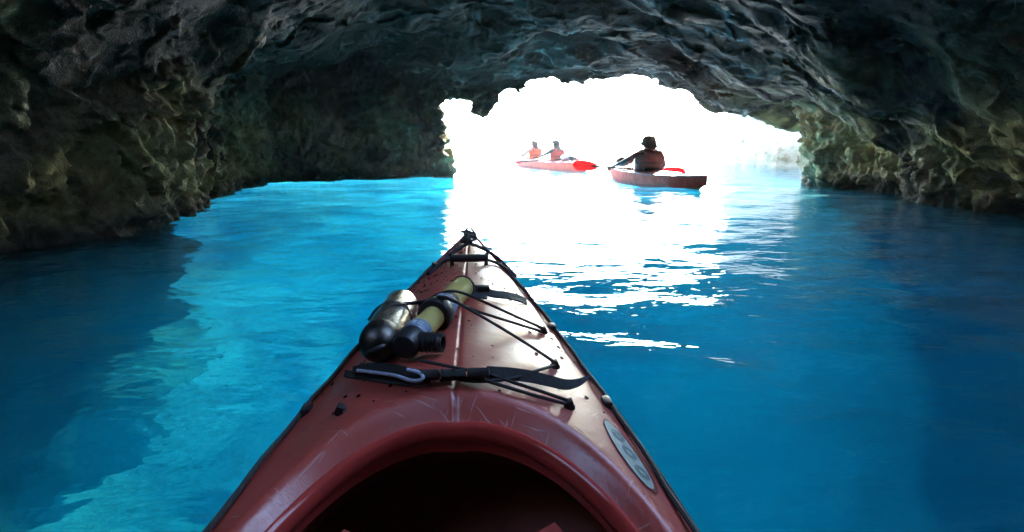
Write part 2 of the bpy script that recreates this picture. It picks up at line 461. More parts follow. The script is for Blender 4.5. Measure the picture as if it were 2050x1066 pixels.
skirt = np.stack([loop[k_], b0 + k_, b0 + kn_, loop[kn_]], 1)
me = bpy.data.meshes.new('sea_water')
Vall = np.concatenate([Vw, Vlow])
me = mesh_from_arrays('sea_water', Vall, np.concatenate([Qw, skirt]))
bm = bmesh.new(); bm.from_mesh(me); bm.verts.ensure_lookup_table()
bm.faces.new([bm.verts[b0 + k] for k in range(L_)][::-1])
bmesh.ops.recalc_face_normals(bm, faces=bm.faces)
bm.to_mesh(me); bm.free()

def water_material():
    m, nt, bs, out = new_mat('clear_sea_water')
    nt.nodes.remove(bs)
    pos = world_pos(nt)
    sep = nt.nodes.new('ShaderNodeSeparateXYZ'); nt.links.new(pos, sep.inputs[0])
    mp_ = N(nt, 'ShaderNodeMapping'); nt.links.new(pos, mp_.inputs[0]); mp_.inputs['Scale'].default_value = (0.62, 1.0, 1.0)
    h1 = noise_fac(nt, 5.5, 3, 0.5, mp_.outputs[0], 0.3)
    h2 = noise_fac(nt, 17, 2, 0.5, mp_.outputs[0], 0.2)
    h = mathn(nt, 'ADD', mathn(nt, 'MULTIPLY', h1, 1.0), mathn(nt, 'MULTIPLY', h2, 0.15))
    b = N(nt, 'ShaderNodeBump'); b.inputs['Strength'].default_value = 1.0; b.inputs['Distance'].default_value = 0.0135
    nt.links.new(h, b.inputs['Height'])
    glass = N(nt, 'ShaderNodeBsdfGlass'); glass.inputs['IOR'].default_value = 1.333; glass.inputs['Roughness'].default_value = 0.0
    nt.links.new(b.outputs[0], glass.inputs['Normal'])
    fr = N(nt, 'ShaderNodeFresnel'); fr.inputs['IOR'].default_value = 1.333; nt.links.new(b.outputs[0], fr.inputs['Normal'])
    gg = nt.nodes.new('ShaderNodeNewGeometry')
    nt.links.new(mathn(nt, 'MULTIPLY_ADD', gg.outputs['Backfacing'], 1 / 1.333 - 1.333, 1.333), fr.inputs['IOR'])
    tr = N(nt, 'ShaderNodeBsdfTransparent')
    gl = N(nt, 'ShaderNodeBsdfGlossy'); gl.inputs['Roughness'].default_value = 0.02; nt.links.new(b.outputs[0], gl.inputs['Normal'])
    open_ = nt.nodes.new('ShaderNodeMixShader'); nt.links.new(fr.outputs[0], open_.inputs[0]); nt.links.new(tr.outputs[0], open_.inputs[1]); nt.links.new(gl.outputs[0], open_.inputs[2])
    # ruffled open sea beyond the walls, clear refracting water inside the cave
    edge_y = mathn(nt, 'MULTIPLY_ADD', mathn(nt, 'GREATER_THAN', sep.outputs[0], -1.25), -2.9, 12.7)
    inside = mathn(nt, 'MULTIPLY', mathn(nt, 'LESS_THAN', sep.outputs[1], edge_y), mathn(nt, 'GREATER_THAN', sep.outputs[0], -5.5))
    mx = nt.nodes.new('ShaderNodeMixShader'); nt.links.new(inside, mx.inputs[0]); nt.links.new(open_.outputs[0], mx.inputs[1]); nt.links.new(glass.outputs[0], mx.inputs[2])
    nt.links.new(mx.outputs[0], out.inputs['Surface'])
    va = N(nt, 'ShaderNodeVolumeAbsorption')
    va.inputs['Color'].default_value = (0.0, 0.73, 0.86, 1)
    va.inputs['Density'].default_value = 0.38
    vsn = N(nt, 'ShaderNodeVolumeScatter')
    vsn.inputs['Color'].default_value = (0.02, 0.66, 1.0, 1); vsn.inputs['Density'].default_value = 0.105; vsn.inputs['Anisotropy'].default_value = 0.35
    ad = nt.nodes.new('ShaderNodeAddShader'); nt.links.new(va.outputs[0], ad.inputs[0]); nt.links.new(vsn.outputs[0], ad.inputs[1])
    nt.links.new(ad.outputs[0], out.inputs['Volume'])
    return m
water = link('sea_water', me, water_material())
tag(water, 'clear blue sea water filling the cave and reaching the horizon', kind='structure')

# ------------------------------------------------------------------ the sunlit cliff outside, beyond the right end of the mouth
def cliff_mesh():
    line = np.array([(8.6, 14.0), (8.7, 16), (8.45, 18), (8.1, 20), (7.8, 22.4), (8.6, 25.5), (10.5, 28.5), (14, 31), (20, 33)], float)
    seg = np.concatenate([[0], np.cumsum(np.linalg.norm(np.diff(line, axis=0), axis=1))])
    t = np.arange(0, seg[-1], 0.09)
    P = np.stack([np.interp(t, seg, line[:, 0]), np.interp(t, seg, line[:, 1])], 1)
    d = np.gradient(P, axis=0); d /= np.linalg.norm(d, axis=1, keepdims=True)
    nrm = np.stack([-d[:, 1], d[:, 0]], 1)
    zz = np.concatenate([np.arange(-4.6, -0.4, 0.4), np.arange(-0.4, 3.0, 0.09), np.arange(3.0, 5.0, 0.3)])
    n, m_ = len(t), len(zz)
    V = np.zeros((n, m_, 3), np.float32)
    V[:, :, :2] = P[:, None, :] - nrm[:, None, :] * (0.12 * np.maximum(0, zz))[None, :, None]
    V[:, :, 2] = zz[None, :]
    V = V.reshape(-1, 3)
    k1, k2 = worley(V * 0.8, 31); c1, c2 = worley(V * np.array([2.2, 2.2, 1.3], np.float32), 32)
    dsp = 0.55 * fbm(V * 0.55, 5, 71, gain=0.55) + 0.5 * (0.5 - k1) + 0.22 * (0.5 - c1)
    V[:, :2] += np.repeat(nrm, m_, 0) * dsp[:, None]
    back = V.reshape(n, m_, 3).copy()
    top = back[:, -1].copy(); top2 = top.copy(); top2[:, 0] += 5
    bot = back[:, 0].copy(); bot2 = bot.copy(); bot2[:, 0] += 5
    i = (np.arange(n - 1)[:, None] * m_ + np.arange(m_ - 1)[None, :]).ravel()
    Q = [np.stack([i, i + m_, i + m_ + 1, i + 1], 1)]
    b = n * m_
    VV = np.concatenate([V, top2, bot2])
    j = np.arange(n - 1)
    ti = j * m_ + m_ - 1
    Q.append(np.stack([ti, ti + m_, b + j + 1, b + j], 1))
    Q.append(np.stack([b + j, b + j + 1, b + n + j + 1, b + n + j], 1))
    return mesh_from_arrays('rock_cliff', VV, np.concatenate(Q))
def cliff_material():
    m, nt, bs, out = new_mat('weathered_cliff_limestone')
    pos = world_pos(nt)
    n2 = noise_fac(nt, 2.4, 8, 0.65, pos)
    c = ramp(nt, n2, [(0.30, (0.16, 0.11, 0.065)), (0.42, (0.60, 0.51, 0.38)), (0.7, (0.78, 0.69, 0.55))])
    c = mixc(nt, mathn(nt, 'MULTIPLY', maprange(nt, noise_fac(nt, 0.9, 5, 0.6, pos), 0.52, 0.66), 0.7), c, (0.32, 0.19, 0.09))
    nt.links.new(c, bs.inputs['Base Color']); bs.inputs['Roughness'].default_value = 0.95; bs.inputs['Specular IOR Level'].default_value = 0.1
    bump(nt, noise_fac(nt, 14, 6, 0.65, pos), 0.8, 0.06, bs.inputs['Normal'])
    return m
cliff = link('rock_cliff', cliff_mesh(), cliff_material())
tag(cliff, 'pale sunlit limestone cliff outside, beyond the right end of the cave mouth', 'cliff')

# ------------------------------------------------------------------ mesh helpers
def sm_tube(pts, r, seg=8, closed=False, flat=1.0):
    P = np.asarray(pts, float); n = len(P)
    R = np.full(n, r) if np.isscalar(r) else np.asarray(r, float)
    T = np.gradient(P, axis=0) if not closed else np.roll(P, -1, 0) - np.roll(P, 1, 0)
    T /= np.linalg.norm(T, axis=1, keepdims=True) + 1e-9
    up = np.array([0, 0, 1.0]) if abs(T[0, 2]) < 0.9 else np.array([1.0, 0, 0])
    V = []
    u = np.cross(T[0], up); u /= np.linalg.norm(u)
    for i in range(n):
        u = u - T[i] * (u @ T[i]); u /= np.linalg.norm(u) + 1e-9
        w = np.cross(u, T[i])
        for k in range(seg):
            a = 2 * math.pi * k / seg
            V.append(P[i] + R[i] * (math.cos(a) * u + flat * math.sin(a) * w))
    Fc = []
    for i in range(n if closed else n - 1):
        for k in range(seg):
            a, b = i * seg + k, i * seg + (k + 1) % seg
            c, d = ((i + 1) % n) * seg + (k + 1) % seg, ((i + 1) % n) * seg + k
            Fc.append((a, b, c, d))
    if not closed:
        Fc.append(tuple(range(seg))[::-1]); Fc.append(tuple((n - 1) * seg + k for k in range(seg)))
    return V, Fc

def catmull(pts, per=8):
    P = np.asarray(pts, float)
    P = np.concatenate([[2 * P[0] - P[1]], P, [2 * P[-1] - P[-2]]])
    o = []
    for i in range(1, len(P) - 2):
        for k in range(per):
            t = k / per
            o.append(0.5 * ((2 * P[i]) + (-P[i - 1] + P[i + 1]) * t + (2 * P[i - 1] - 5 * P[i] + 4 * P[i + 1] - P[i + 2]) * t * t + (-P[i - 1] + 3 * P[i] - 3 * P[i + 1] + P[i + 2]) * t ** 3))
    o.append(P[-2])
    return np.array(o)

class MB:
    def __init__(self): self.v = []; self.f = []
    def add(self, VF):
        V, Fc = VF; b = len(self.v)
        self.v += [tuple(map(float, p)) for p in V]; self.f += [tuple(int(i) + b for i in f) for f in Fc]
        return self
    def tube(self, pts, r, seg=8, closed=False, flat=1.0): return self.add(sm_tube(pts, r, seg, closed, flat))
    def lathe(self, prof, origin, axis, seg=24, xs=1.0):
        # prof: (distance along axis, radius)
        o = np.array(origin, float); a = np.array(axis, float); a /= np.linalg.norm(a)
        up = np.array([0, 0, 1.0]) if abs(a[2]) < 0.9 else np.array([0, 1.0, 0])
        u = np.cross(a, up); u /= np.linalg.norm(u); w = np.cross(u, a)
        V = []; Fc = []
        for d, r in prof:
            for k in range(seg):
                t = 2 * math.pi * k / seg
                V.append(o + a * d + max(r, 1e-4) * (math.cos(t) * u * xs + math.sin(t) * w))
        for i in range(len(prof) - 1):
            for k in range(seg):
                Fc.append((i * seg + k, i * seg + (k + 1) % seg, (i + 1) * seg + (k + 1) % seg, (i + 1) * seg + k))
        Fc.append(tuple(range(seg))[::-1]); Fc.append(tuple((len(prof) - 1) * seg + k for k in range(seg)))
        return self.add((V, Fc))
    def box(self, c, s, M=None, bev=0.0):
        b = bmesh.new(); bmesh.ops.create_cube(b, size=1)
        for v in b.verts: v.co = Vector((v.co.x * s[0], v.co.y * s[1], v.co.z * s[2]))
        if bev: bmesh.ops.bevel(b, geom=list(b.edges), offset=bev, segments=2, profile=0.7, affect='EDGES')
        M = M or Matrix.Identity(3)
        b.verts.index_update()
        V = [tuple(M @ v.co + Vector(c)) for v in b.verts]; Fc = [tuple(v.index for v in f.verts) for f in b.faces]
        b.free()
        return self.add((V, Fc))
    def ribbon(self, pts, wvec, thick):
        # a strap: centre line, per-point width vector, thickness
        P = np.asarray(pts, float); W = np.asarray(wvec, float)
        if W.ndim == 1: W = np.repeat(W[None], len(P), 0)
        T = np.gradient(P, axis=0); Nn = np.cross(T, W); Nn /= np.linalg.norm(Nn, axis=1, keepdims=True) + 1e-9
        V = []; Fc = []
        for p, w, n in zip(P, W, Nn):
            V += [p - w / 2 - n * thick / 2, p + w / 2 - n * thick / 2, p + w / 2 + n * thick / 2, p - w / 2 + n * thick / 2]
        for i in range(len(P) - 1):
            for k in range(4): Fc.append((4 * i + k, 4 * i + (k + 1) % 4, 4 * i + 4 + (k + 1) % 4, 4 * i + 4 + k))
        Fc.append((3, 2, 1, 0)); e = 4 * (len(P) - 1); Fc.append((e, e + 1, e + 2, e + 3))
        return self.add((V, Fc))
    def build(self, name, mat, parent=None, smooth=True, fix=True):
        me = bpy.data.meshes.new(name); me.from_pydata(self.v, [], self.f)
        if fix:
            b = bmesh.new(); b.from_mesh(me); bmesh.ops.recalc_face_normals(b, faces=b.faces); b.to_mesh(me); b.free()
        if smooth:
            me.polygons.foreach_set('use_smooth', np.ones(len(me.polygons), bool))
            me.set_sharp_from_angle(angle=math.radians(38))
        me.update()
        return link(name, me, mat, parent)

def empty(name, loc=(0, 0, 0), rz=0.0):
    o = bpy.data.objects.new(name, None); COL.objects.link(o); o.empty_display_size = 0.2
    o.location = loc; o.rotation_euler = (0, 0, rz)
    return o

# ------------------------------------------------------------------ small materials
def simple(name, col, rough=0.5, metal=0.0, spec=0.5, nscale=30, var=0.25, bstr=0.15, bdist=0.003, **kw):
    m, nt, bs, out = new_mat(name)
    tc = nt.nodes.new('ShaderNodeTexCoord').outputs['Object']
    f = noise_fac(nt, nscale, 5, 0.6, tc)
    a = tuple(c * (1 - var) for c in col); b = tuple(min(1, c * (1 + var)) for c in col)
    nt.links.new(ramp(nt, f, [(0.3, a), (0.7, b)]), bs.inputs['Base Color'])
    nt.links.new(maprange(nt, noise_fac(nt, nscale * 2.3, 4, 0.6, tc), 0.3, 0.7, rough * 0.8, min(1, rough * 1.2)), bs.inputs['Roughness'])
    bs.inputs['Metallic'].default_value = metal
    bs.inputs['Specular IOR Level'].default_value = spec
    for k, v in kw.items(): bs.inputs[k].default_value = v
    if bstr: bump(nt, noise_fac(nt, nscale * 4, 3, 0.6, tc), bstr, bdist, bs.inputs['Normal'])
    return m

def deck_material(name, col, wear=1.0):
    """moulded polyethylene: scuffed, scratched, wet in patches"""
    m, nt, bs, out = new_mat(name)
    tc = nt.nodes.new('ShaderNodeTexCoord').outputs['Object']
    n1 = noise_fac(nt, 7, 6, 0.6, tc)
    c = ramp(nt, n1, [(0.3, tuple(x * 0.8 for x in col)), (0.7, tuple(min(1, x * 1.15) for x in col))])
    # pale scratches: stretched, broken noise in two directions
    scr = None
    for rot, sc in ((0.5, 1.0), (-0.9, 1.3), (1.9, 0.8)):
        m0 = N(nt, 'ShaderNodeMapping'); nt.links.new(tc, m0.inputs[0]); m0.inputs['Rotation'].default_value = (0, 0, rot)
        mp_ = N(nt, 'ShaderNodeMapping'); nt.links.new(m0.outputs[0], mp_.inputs[0])
        mp_.inputs['Scale'].default_value = (230 * sc, 11 * sc, 9 * sc)
        f = noise_fac(nt, 1.0, 2, 0.5, mp_.outputs[0])
        t = mathn(nt, 'MULTIPLY', maprange(nt, f, 0.66, 0.70), maprange(nt, noise_fac(nt, 9 * sc, 2, 0.5, tc), 0.48, 0.58))
        scr = t if scr is None else mathn(nt, 'MAXIMUM', scr, t)
    c = mixc(nt, mathn(nt, 'MULTIPLY', scr, 0.4 * wear), c, (0.62, 0.45, 0.42))
    dirt = mathn(nt, 'MULTIPLY', maprange(nt, noise_fac(nt, 34, 3, 0.6, tc), 0.66, 0.72), maprange(nt, noise_fac(nt, 6, 2, 0.5, tc), 0.5, 0.6))
    c = mixc(nt, mathn(nt, 'MULTIPLY', dirt, 0.7 * wear), c, (0.05, 0.03, 0.028))
    nt.links.new(c, bs.inputs['Base Color'])
    wet = noise_fac(nt, 11, 4, 0.6, tc)
    nt.links.new(maprange(nt, wet, 0.35, 0.65, 0.30, 0.48), bs.inputs['Roughness'])
    bs.inputs['Specular IOR Level'].default_value = 0.7
    bs.inputs['Coat Weight'].default_value = 0.75 * wear; bs.inputs['Coat Roughness'].default_value = 0.42
    h = mathn(nt, 'ADD', mathn(nt, 'MULTIPLY', noise_fac(nt, 60, 4, 0.6, tc), 0.5), mathn(nt, 'MULTIPLY', scr, -0.5))
    h = mathn(nt, 'ADD', h, mathn(nt, 'MULTIPLY', noise_fac(nt, 260, 2, 0.5, tc), 0.22))
    bump(nt, h, 0.35, 0.004, bs.inputs['Normal'])
    return m

M_red = deck_material('scuffed_red_plastic', (0.42, 0.062, 0.042))
M_red2 = deck_material('faded_red_plastic', (0.36, 0.07, 0.055), 0.4)
M_hullred = simple('hull_red_plastic', (0.34, 0.05, 0.04), 0.4, nscale=9)
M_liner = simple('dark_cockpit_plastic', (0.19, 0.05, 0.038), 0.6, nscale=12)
M_black = simple('black_plastic', (0.018, 0.018, 0.02), 0.45, nscale=60)
M_cord = simple('black_braided_cord', (0.02, 0.02, 0.022), 0.7, nscale=300, bstr=0.6)
M_web = simple('black_webbing', (0.022, 0.023, 0.025), 0.75, nscale=220, bstr=0.7)
M_piping = simple('pale_blue_piping', (0.42, 0.50, 0.66), 0.5, nscale=80)
M_steel = simple('brushed_steel', (0.55, 0.53, 0.47), 0.32, metal=1.0, nscale=40, var=0.12)
M_gun = simple('gunmetal', (0.11, 0.10, 0.09), 0.42, metal=1.0, nscale=40, var=0.2)
M_tube = simple('yellowed_clear_plastic', (0.82, 0.70, 0.27), 0.22, nscale=18, var=0.18)
def add_translucent(m, col, f):
    nt = m.node_tree; b = nt.nodes['Principled BSDF']; o = nt.nodes['Material Output']
    t = N(nt, 'ShaderNodeBsdfTranslucent'); t.inputs[0].default_value = (*col, 1)
    x = nt.nodes.new('ShaderNodeMixShader'); x.inputs[0].default_value = f
    nt.links.new(b.outputs[0], x.inputs[1]); nt.links.new(t.outputs[0], x.inputs[2]); nt.links.new(x.outputs[0], o.inputs[0])
add_translucent(M_tube, (0.95, 0.82, 0.36), 0.5)
M_blue = simple('blue_grey_label', (0.20, 0.26, 0.34), 0.4, nscale=70, var=0.3)
M_print = simple('pale_label_print', (0.55, 0.60, 0.66), 0.5, nscale=70)
M_decal = simple('pale_green_vinyl', (0.30, 0.36, 0.32), 0.4, nscale=50, var=0.12)
M_letter = simple('grey_teal_vinyl', (0.10, 0.155, 0.155), 0.4, nscale=50, var=0.12)
M_dkred = simple('dark_red_vinyl', (0.14, 0.015, 0.015), 0.4, nscale=50)
M_buckle = simple('smoky_grey_plastic', (0.07, 0.085, 0.085), 0.2, nscale=40, spec=0.7)

# ------------------------------------------------------------------ kayaks
M_rim = simple('polished_red_rim_plastic', (0.46, 0.055, 0.045), 0.15, nscale=14, var=0.12, bstr=0.05)
SE = 2.5                                   # cockpit openings are rounded super-ellipses
def spow(c): return math.copysign(abs(c) ** (2 / SE), c)
class Kayak:
    def __init__(self, v, hw, zg, cr, cockpits, keel=-0.11, ramp=0.045):
        self.v, self.hw_, self.zg_, self.cr_ = v, hw, zg, cr
        self.cockpits, self.keel, self.ramp = cockpits, keel, ramp
    def _i(self, ys, v):
        # smooth interpolation through the stations
        P = np.asarray(self.v, float); Y = np.asarray(ys, float); d = np.gradient(Y, P)
        v = np.clip(v, P[0], P[-1]); k = np.clip(np.searchsorted(P, v) - 1, 0, len(P) - 2)
        h = P[k + 1] - P[k]; t = (v - P[k]) / h
        return (2 * t ** 3 - 3 * t ** 2 + 1) * Y[k] + (t ** 3 - 2 * t ** 2 + t) * h * d[k] + (-2 * t ** 3 + 3 * t ** 2) * Y[k + 1] + (t ** 3 - t ** 2) * h * d[k + 1]
    def hw(self, v): return np.maximum(self._i(self.hw_, v), 0.004)
    def zg(self, v): return self._i(self.zg_, v)
    def rho(self, u, v):
        r = np.full(np.shape(u), 9.0)
        for vc, a, b in self.cockpits: r = np.minimum(r, (np.abs(u / b) ** SE + np.abs((v - vc) / a) ** SE) ** (1 / SE))
        return r
    def deck(self, u, v):
        u = np.asarray(u, float); v = np.asarray(v, float)
        s = np.clip(np.abs(u) / self.hw(v), 0, 1)
        z = self.zg(v) + self._i(self.cr_, v) * (1 - s ** 1.8)
        r = self.rho(u, v)
        front = sstep(-0.3, 0.9, np.where(r < 2, (v - self.cockpits[0][0]) / self.cockpits[0][1], 0))
        return z - self.ramp * (0.45 + 0.55 * front) * (1 - sstep(1.02, 1.15, r)) - 0.004 * np.exp(-(u / 0.0035) ** 2) * (v > self.cockpits[0][0])
    def build(self, root, mats, nv=260, nu=72):
        mdeck, mhull, mliner = mats
        vs_ = np.linspace(self.v[0], self.v[-1], nv)
        sg = np.linspace(-1, 1, nu + 1); sg = np.sign(sg) * np.abs(sg) ** (1.35 if nu > 60 else 1.0)
        U = self.hw(vs_)[:, None] * sg[None, :]; Vv = np.repeat(vs_[:, None], nu + 1, 1)
        Z = self.deck(U, Vv)
        P = np.stack([U, Vv, Z], 2).reshape(-1, 3)
        w = nu + 1
        i = (np.arange(nv - 1)[:, None] * w + np.arange(nu)[None, :]).ravel()
        Q = np.stack([i, i + 1, i + 1 + w, i + w], 1)
        c = P[Q].mean(1)
        Q = Q[self.rho(c[:, 0], c[:, 1]) > 1.0]
        u_, inv = np.unique(Q, return_inverse=True)
        d = link('deck', mesh_from_arrays('deck', P[u_], inv.reshape(Q.shape)), mdeck, root)
        # hull: flared sides rolling into a shallow vee
        th = np.linspace(0, 1, 15)
        hwv = self.hw(vs_); zgv = self.zg(vs_)
        endk = np.minimum(sstep(vs_[0], vs_[0] + 0.5, vs_), sstep(vs_[-1], vs_[-1] - 0.6, vs_))
        kz = self.keel * endk + (1 - endk) * (zgv * 0.35)
        ring = []
        for sgn in (1, -1):
            for t in (th if sgn == 1 else th[-2::-1]):
                uu = hwv * (1.012 - 0.10 * t) * math.sqrt(max(0, 1 - t ** 3.2)) * sgn
                zz = zgv + 0.006 * (t == 0) + (kz - zgv) * t
                ring.append(np.stack([uu, vs_, zz], 1))
        R = np.stack(ring, 1); n, k = R.shape[:2]
        i = (np.arange(n - 1)[:, None] * k + np.arange(k - 1)[None, :]).ravel()
        Q = np.stack([i, i + k, i + k + 1, i + 1], 1)
        h = link('hull', mesh_from_arrays('hull', R.reshape(-1, 3), Q), mhull, root)
        for vc, a, b in self.cockpits:
            prof = [(0.006, -0.030), (0.001, -0.012), (-0.006, -0.006), (-0.008, 0.002), (-0.006, 0.012), (-0.001, 0.0185), (0.006, 0.0215), (0.013, 0.0205), (0.018, 0.016), (0.0195, 0.010), (0.016, 0.005), (0.010, 0.002), (0.009, -0.012), (0.016, -0.024)]
            ph = np.linspace(0, 2 * math.pi, 96, endpoint=False)
            V = []; 
            for t in ph:
                c_, s_ = spow(math.cos(t)), spow(math.sin(t))
                p = np.array([b * c_, vc + a * s_]); nn = np.array([math.copysign(abs(c_) ** (SE - 1), c_) / b, math.copysign(abs(s_) ** (SE - 1), s_) / a]); nn /= np.linalg.norm(nn)
                base = float(self.deck(np.array(b * c_ * 1.05), np.array(vc + a * s_ * 1.05)))
                for o_, z_ in prof: V.append((p[0] + nn[0] * o_ * .62, p[1] + nn[1] * o_ * .62, base + z_ * (.85 if z_ > 0 else 1)))
            k = len(prof); Fc = []
            for i in range(96):
                for j in range(k - 1):
                    Fc.append((i * k + j, i * k + j + 1, ((i + 1) % 96) * k + j + 1, ((i + 1) % 96) * k + j))
            MB().add((V, Fc)).build('coaming', M_rim, root)
            # inner tub, above the waterline
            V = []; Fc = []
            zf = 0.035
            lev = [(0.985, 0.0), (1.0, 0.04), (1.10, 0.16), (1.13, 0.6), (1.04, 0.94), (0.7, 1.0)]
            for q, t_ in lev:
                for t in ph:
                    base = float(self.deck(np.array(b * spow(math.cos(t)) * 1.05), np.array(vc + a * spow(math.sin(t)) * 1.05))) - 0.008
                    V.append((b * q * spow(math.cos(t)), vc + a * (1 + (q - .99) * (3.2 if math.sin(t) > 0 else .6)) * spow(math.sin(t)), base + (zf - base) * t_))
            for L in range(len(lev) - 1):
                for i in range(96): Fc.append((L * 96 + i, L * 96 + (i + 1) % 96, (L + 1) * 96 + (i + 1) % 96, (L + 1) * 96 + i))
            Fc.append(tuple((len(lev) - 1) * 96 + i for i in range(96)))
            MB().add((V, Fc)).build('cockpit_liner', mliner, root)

KX, KR = -0.042, math.radians(3.1)
my = Kayak(v=[-2.0, -1.7, -1.2, -0.5, 0.2, 0.69, 0.97, 1.22, 1.47, 1.77, 2.0, 2.2, 2.42],
           hw=[.006, .07, .20, .30, .325, .315, .289, .254, .212, .150, .096, .052, .008],
           zg=[.30, .28, .24, .22, .215, .223, .235, .25, .272, .302, .325, .342, .356],
           cr=[.01, .02, .04, .05, .085, .10, .104, .098, .085, .063, .042, .024, .012],
           cockpits=[(.395, .435, .262)])
kayak = empty('kayak', (KX, 0, 0), KR)
tag(kayak, 'scuffed red sea kayak filling the foreground, seen from its own cockpit', 'kayak', 'kayaks on the water')
my.build(kayak, (M_red, M_hullred, M_liner), nv=440, nu=96)

_c, _s = math.cos(KR), math.sin(KR)
def to_local(p): x, y = p[0] - KX, p[1]; return np.array([x * _c + y * _s, -x * _s + y * _c, p[2]])
def on_deck(px, py, h=0.0):
    """local point of the foreground deck (raised by h) under a photo pixel"""
    dx = (px - 1025) / F_PX; dy = -(py - 533) / F_PX
    r = np.array([dx, math.cos(PITCH) + dy * math.sin(PITCH), -math.sin(PITCH) + dy * math.cos(PITCH)])
    z = 0.33
    for _ in range(25):
        p = np.array([0, 0, CAM_H]) + r * (z - CAM_H) / r[2]
        l = to_local(p)
        z = 0.5 * z + 0.5 * (float(my.deck(np.clip(l[0], -.4, .4), min(l[1], 2.42))) + h)
    l[2] = z
    return l
def deckpt(u, v, h=0.0): return np.array([u, v, float(my.deck(u, v)) + h])

# hull-side deck lines and their eyelets
for sgn in (-1, 1):
    pts = [deckpt(sgn * float(my.hw(v)) * 0.985, v, 0.008 + 0.002 * math.sin(v * 31)) for v in np.linspace(-0.4, 1.93, 60)]
    MB().tube(pts, 0.0042, 7).build('deck_line', M_cord, kayak)
    pts = [deckpt(sgn * float(my.hw(v)) * 1.0, v, 0.0) + np.array([sgn * 0.006, 0, -0.004]) for v in np.linspace(-1.8, 2.38, 120)]
    MB().tube(pts, 0.0055, 6, flat=0.8).build('gunwale_seam', M_black, kayak)
    for v in (0.62, 1.02, 1.40, 1.93):
        p = deckpt(sgn * float(my.hw(v)) * 0.965, v, 0.004)
        MB().box(p, (0.016, 0.035, 0.016), bev=0.005).build('eyelet', M_black, kayak)

# bungee fittings and cords over the fore deck
fit_px = [(1088, 662), (1111, 730), (1140, 810)]
fits = [on_deck(px, py, 0.006) for px, py in fit_px]
for f in fits:
    for sgn in (1, -1):
        p = deckpt(sgn * f[0], f[1], 0.007)
        a = MB().box(p, (0.014, 0.019, 0.014), Matrix.Rotation(-0.3 * sgn, 3, 'Y'), bev=0.004)
        a.lathe([(0, 0.010), (0.005, 0.010), (0.007, 0.007)], p + np.array([0, 0, -0.008]), (0, 0, 1), 12)
        a.build('bungee_fitting', M_black, kayak)
def cord(pxs, r=0.0030, name='bungee_cord', mat=None):
    P = [on_deck(*q) for q in pxs]
    MB().tube(catmull(P, 7), r, 7).build(name, mat or M_cord, kayak)
cord([(1086, 657, .012), (1040, 637, .014), (985, 612, .024), (935, 590, .05), (905, 583, .062), (880, 588, .055), (858, 600, .03), (840, 612, .010)])
cord([(1084, 664, .010), (1030, 647, .014), (960, 625, .03), (915, 606, .056), (890, 598, .064), (868, 603, .052), (830, 608, .045), (790, 612, .072), (762, 622, .070), (742, 642, .035)])
cord([(1108, 724, .012), (1060, 692, .016), (1000, 655, .03), (940, 620, .055), (905, 600, .066), (880, 594, .066), (850, 603, .05), (815, 607, .055), (780, 606, .074), (755, 618, .062), (738, 640, .025)])
cord([(1110, 732, .010), (1070, 744, .012), (1030, 757, .012), (960, 764, .010), (900, 756, .010), (860, 745, .010), (800, 742, .010), (740, 735, .012)])
cord([(1136, 802, .011), (1090, 786, .013), (1040, 770, .014), (985, 752, .012), (940, 742, .008), (880, 730, .010), (840, 722, .012)])
cord([(1133, 809, .009), (1085, 796, .010), (1030, 780, .011), (970, 762, .010), (930, 757, .008), (880, 762, .006)])

# near strap: webbing across the deck, side-release buckle, loose tail curling up over the edge
def ribbon_px(pxs, w, thick, name, mat=None, parent=None):
    P = catmull([on_deck(*q[:3]) for q in pxs], 6)
    W = catmull([q[3] for q in pxs], 6) if len(pxs[0]) > 3 else np.array(w)
    return MB().ribbon(P, W, thick).build(name, mat or M_web, parent or kayak)
ribbon_px([(975, 748, .014, (0, .014, .020)), (1020, 749, .014, (0, .012, .018)), (1060, 754, .015, (0, .011, .018)), (1100, 763, .013, (0, .012, .016)), (1130, 770, .012, (0, .014, .014)), (1152, 768, .016, (-.003, .013, .010)), (1168, 761, .026, (-.005, .010, .004)), (1181, 753, .036, (-.003, .004, .001))], None, 0.0022, 'strap_tail')
ribbon_px([(690, 748, .006), (720, 752, .006), (770, 760, .006), (820, 764, .007), (862, 758, .010)], (0, .018, .006), 0.0022, 'strap')
b0_ = on_deck(908, 750, .018)
Rb = Matrix.Rotation(-0.55, 3, 'X')
bb = MB().box(b0_, (0.040, 0.034, 0.013), Rb, bev=0.004).build('buckle', M_buckle, kayak)
MB().box(b0_ + np.array([0.040, -.002, .002]), (0.036, 0.030, 0.015), Rb, bev=0.006).build('buckle_clip', M_black, bb)
MB().box(b0_ + np.array([-0.037, .002, -.001]), (0.030, 0.032, 0.014), Rb, bev=0.005).build('buckle_clip', M_black, bb)
MB().box(b0_ + np.array([0.0, -.007, .0095]), (0.003, 0.022, 0.003), Rb, bev=0.001).build('buckle_rib', M_buckle, bb)
for dx in (-.018, .018):
    MB().box(b0_ + np.array([dx, -.006, .008]), (0.003, 0.026, 0.004), Rb, bev=0.001).build('buckle_rib', M_buckle, bb)

# folded grab loop with pale blue piping lying in front of the bottle
lp = [on_deck(*q) for q in [(708, 742, .020), (740, 735, .026), (790, 738, .028), (830, 748, .022), (845, 757, .016), (835, 763, .010), (800, 756, .012), (750, 750, .012), (712, 748, .012)]]
lc = catmull(lp, 7)
loop_ = MB().ribbon(lc, np.array([0, 0.007, 0.012]), 0.005).build('grab_loop', M_web, kayak)
MB().tube(catmull([on_deck(*q) for q in [(716, 742, .024), (740, 745, .022), (790, 752, .020), (822, 762, .018), (840, 762, .020), (847, 755, .024), (838, 746, .028), (815, 740, .034)]], 8), 0.0030, 7).build('piping', M_piping, loop_)

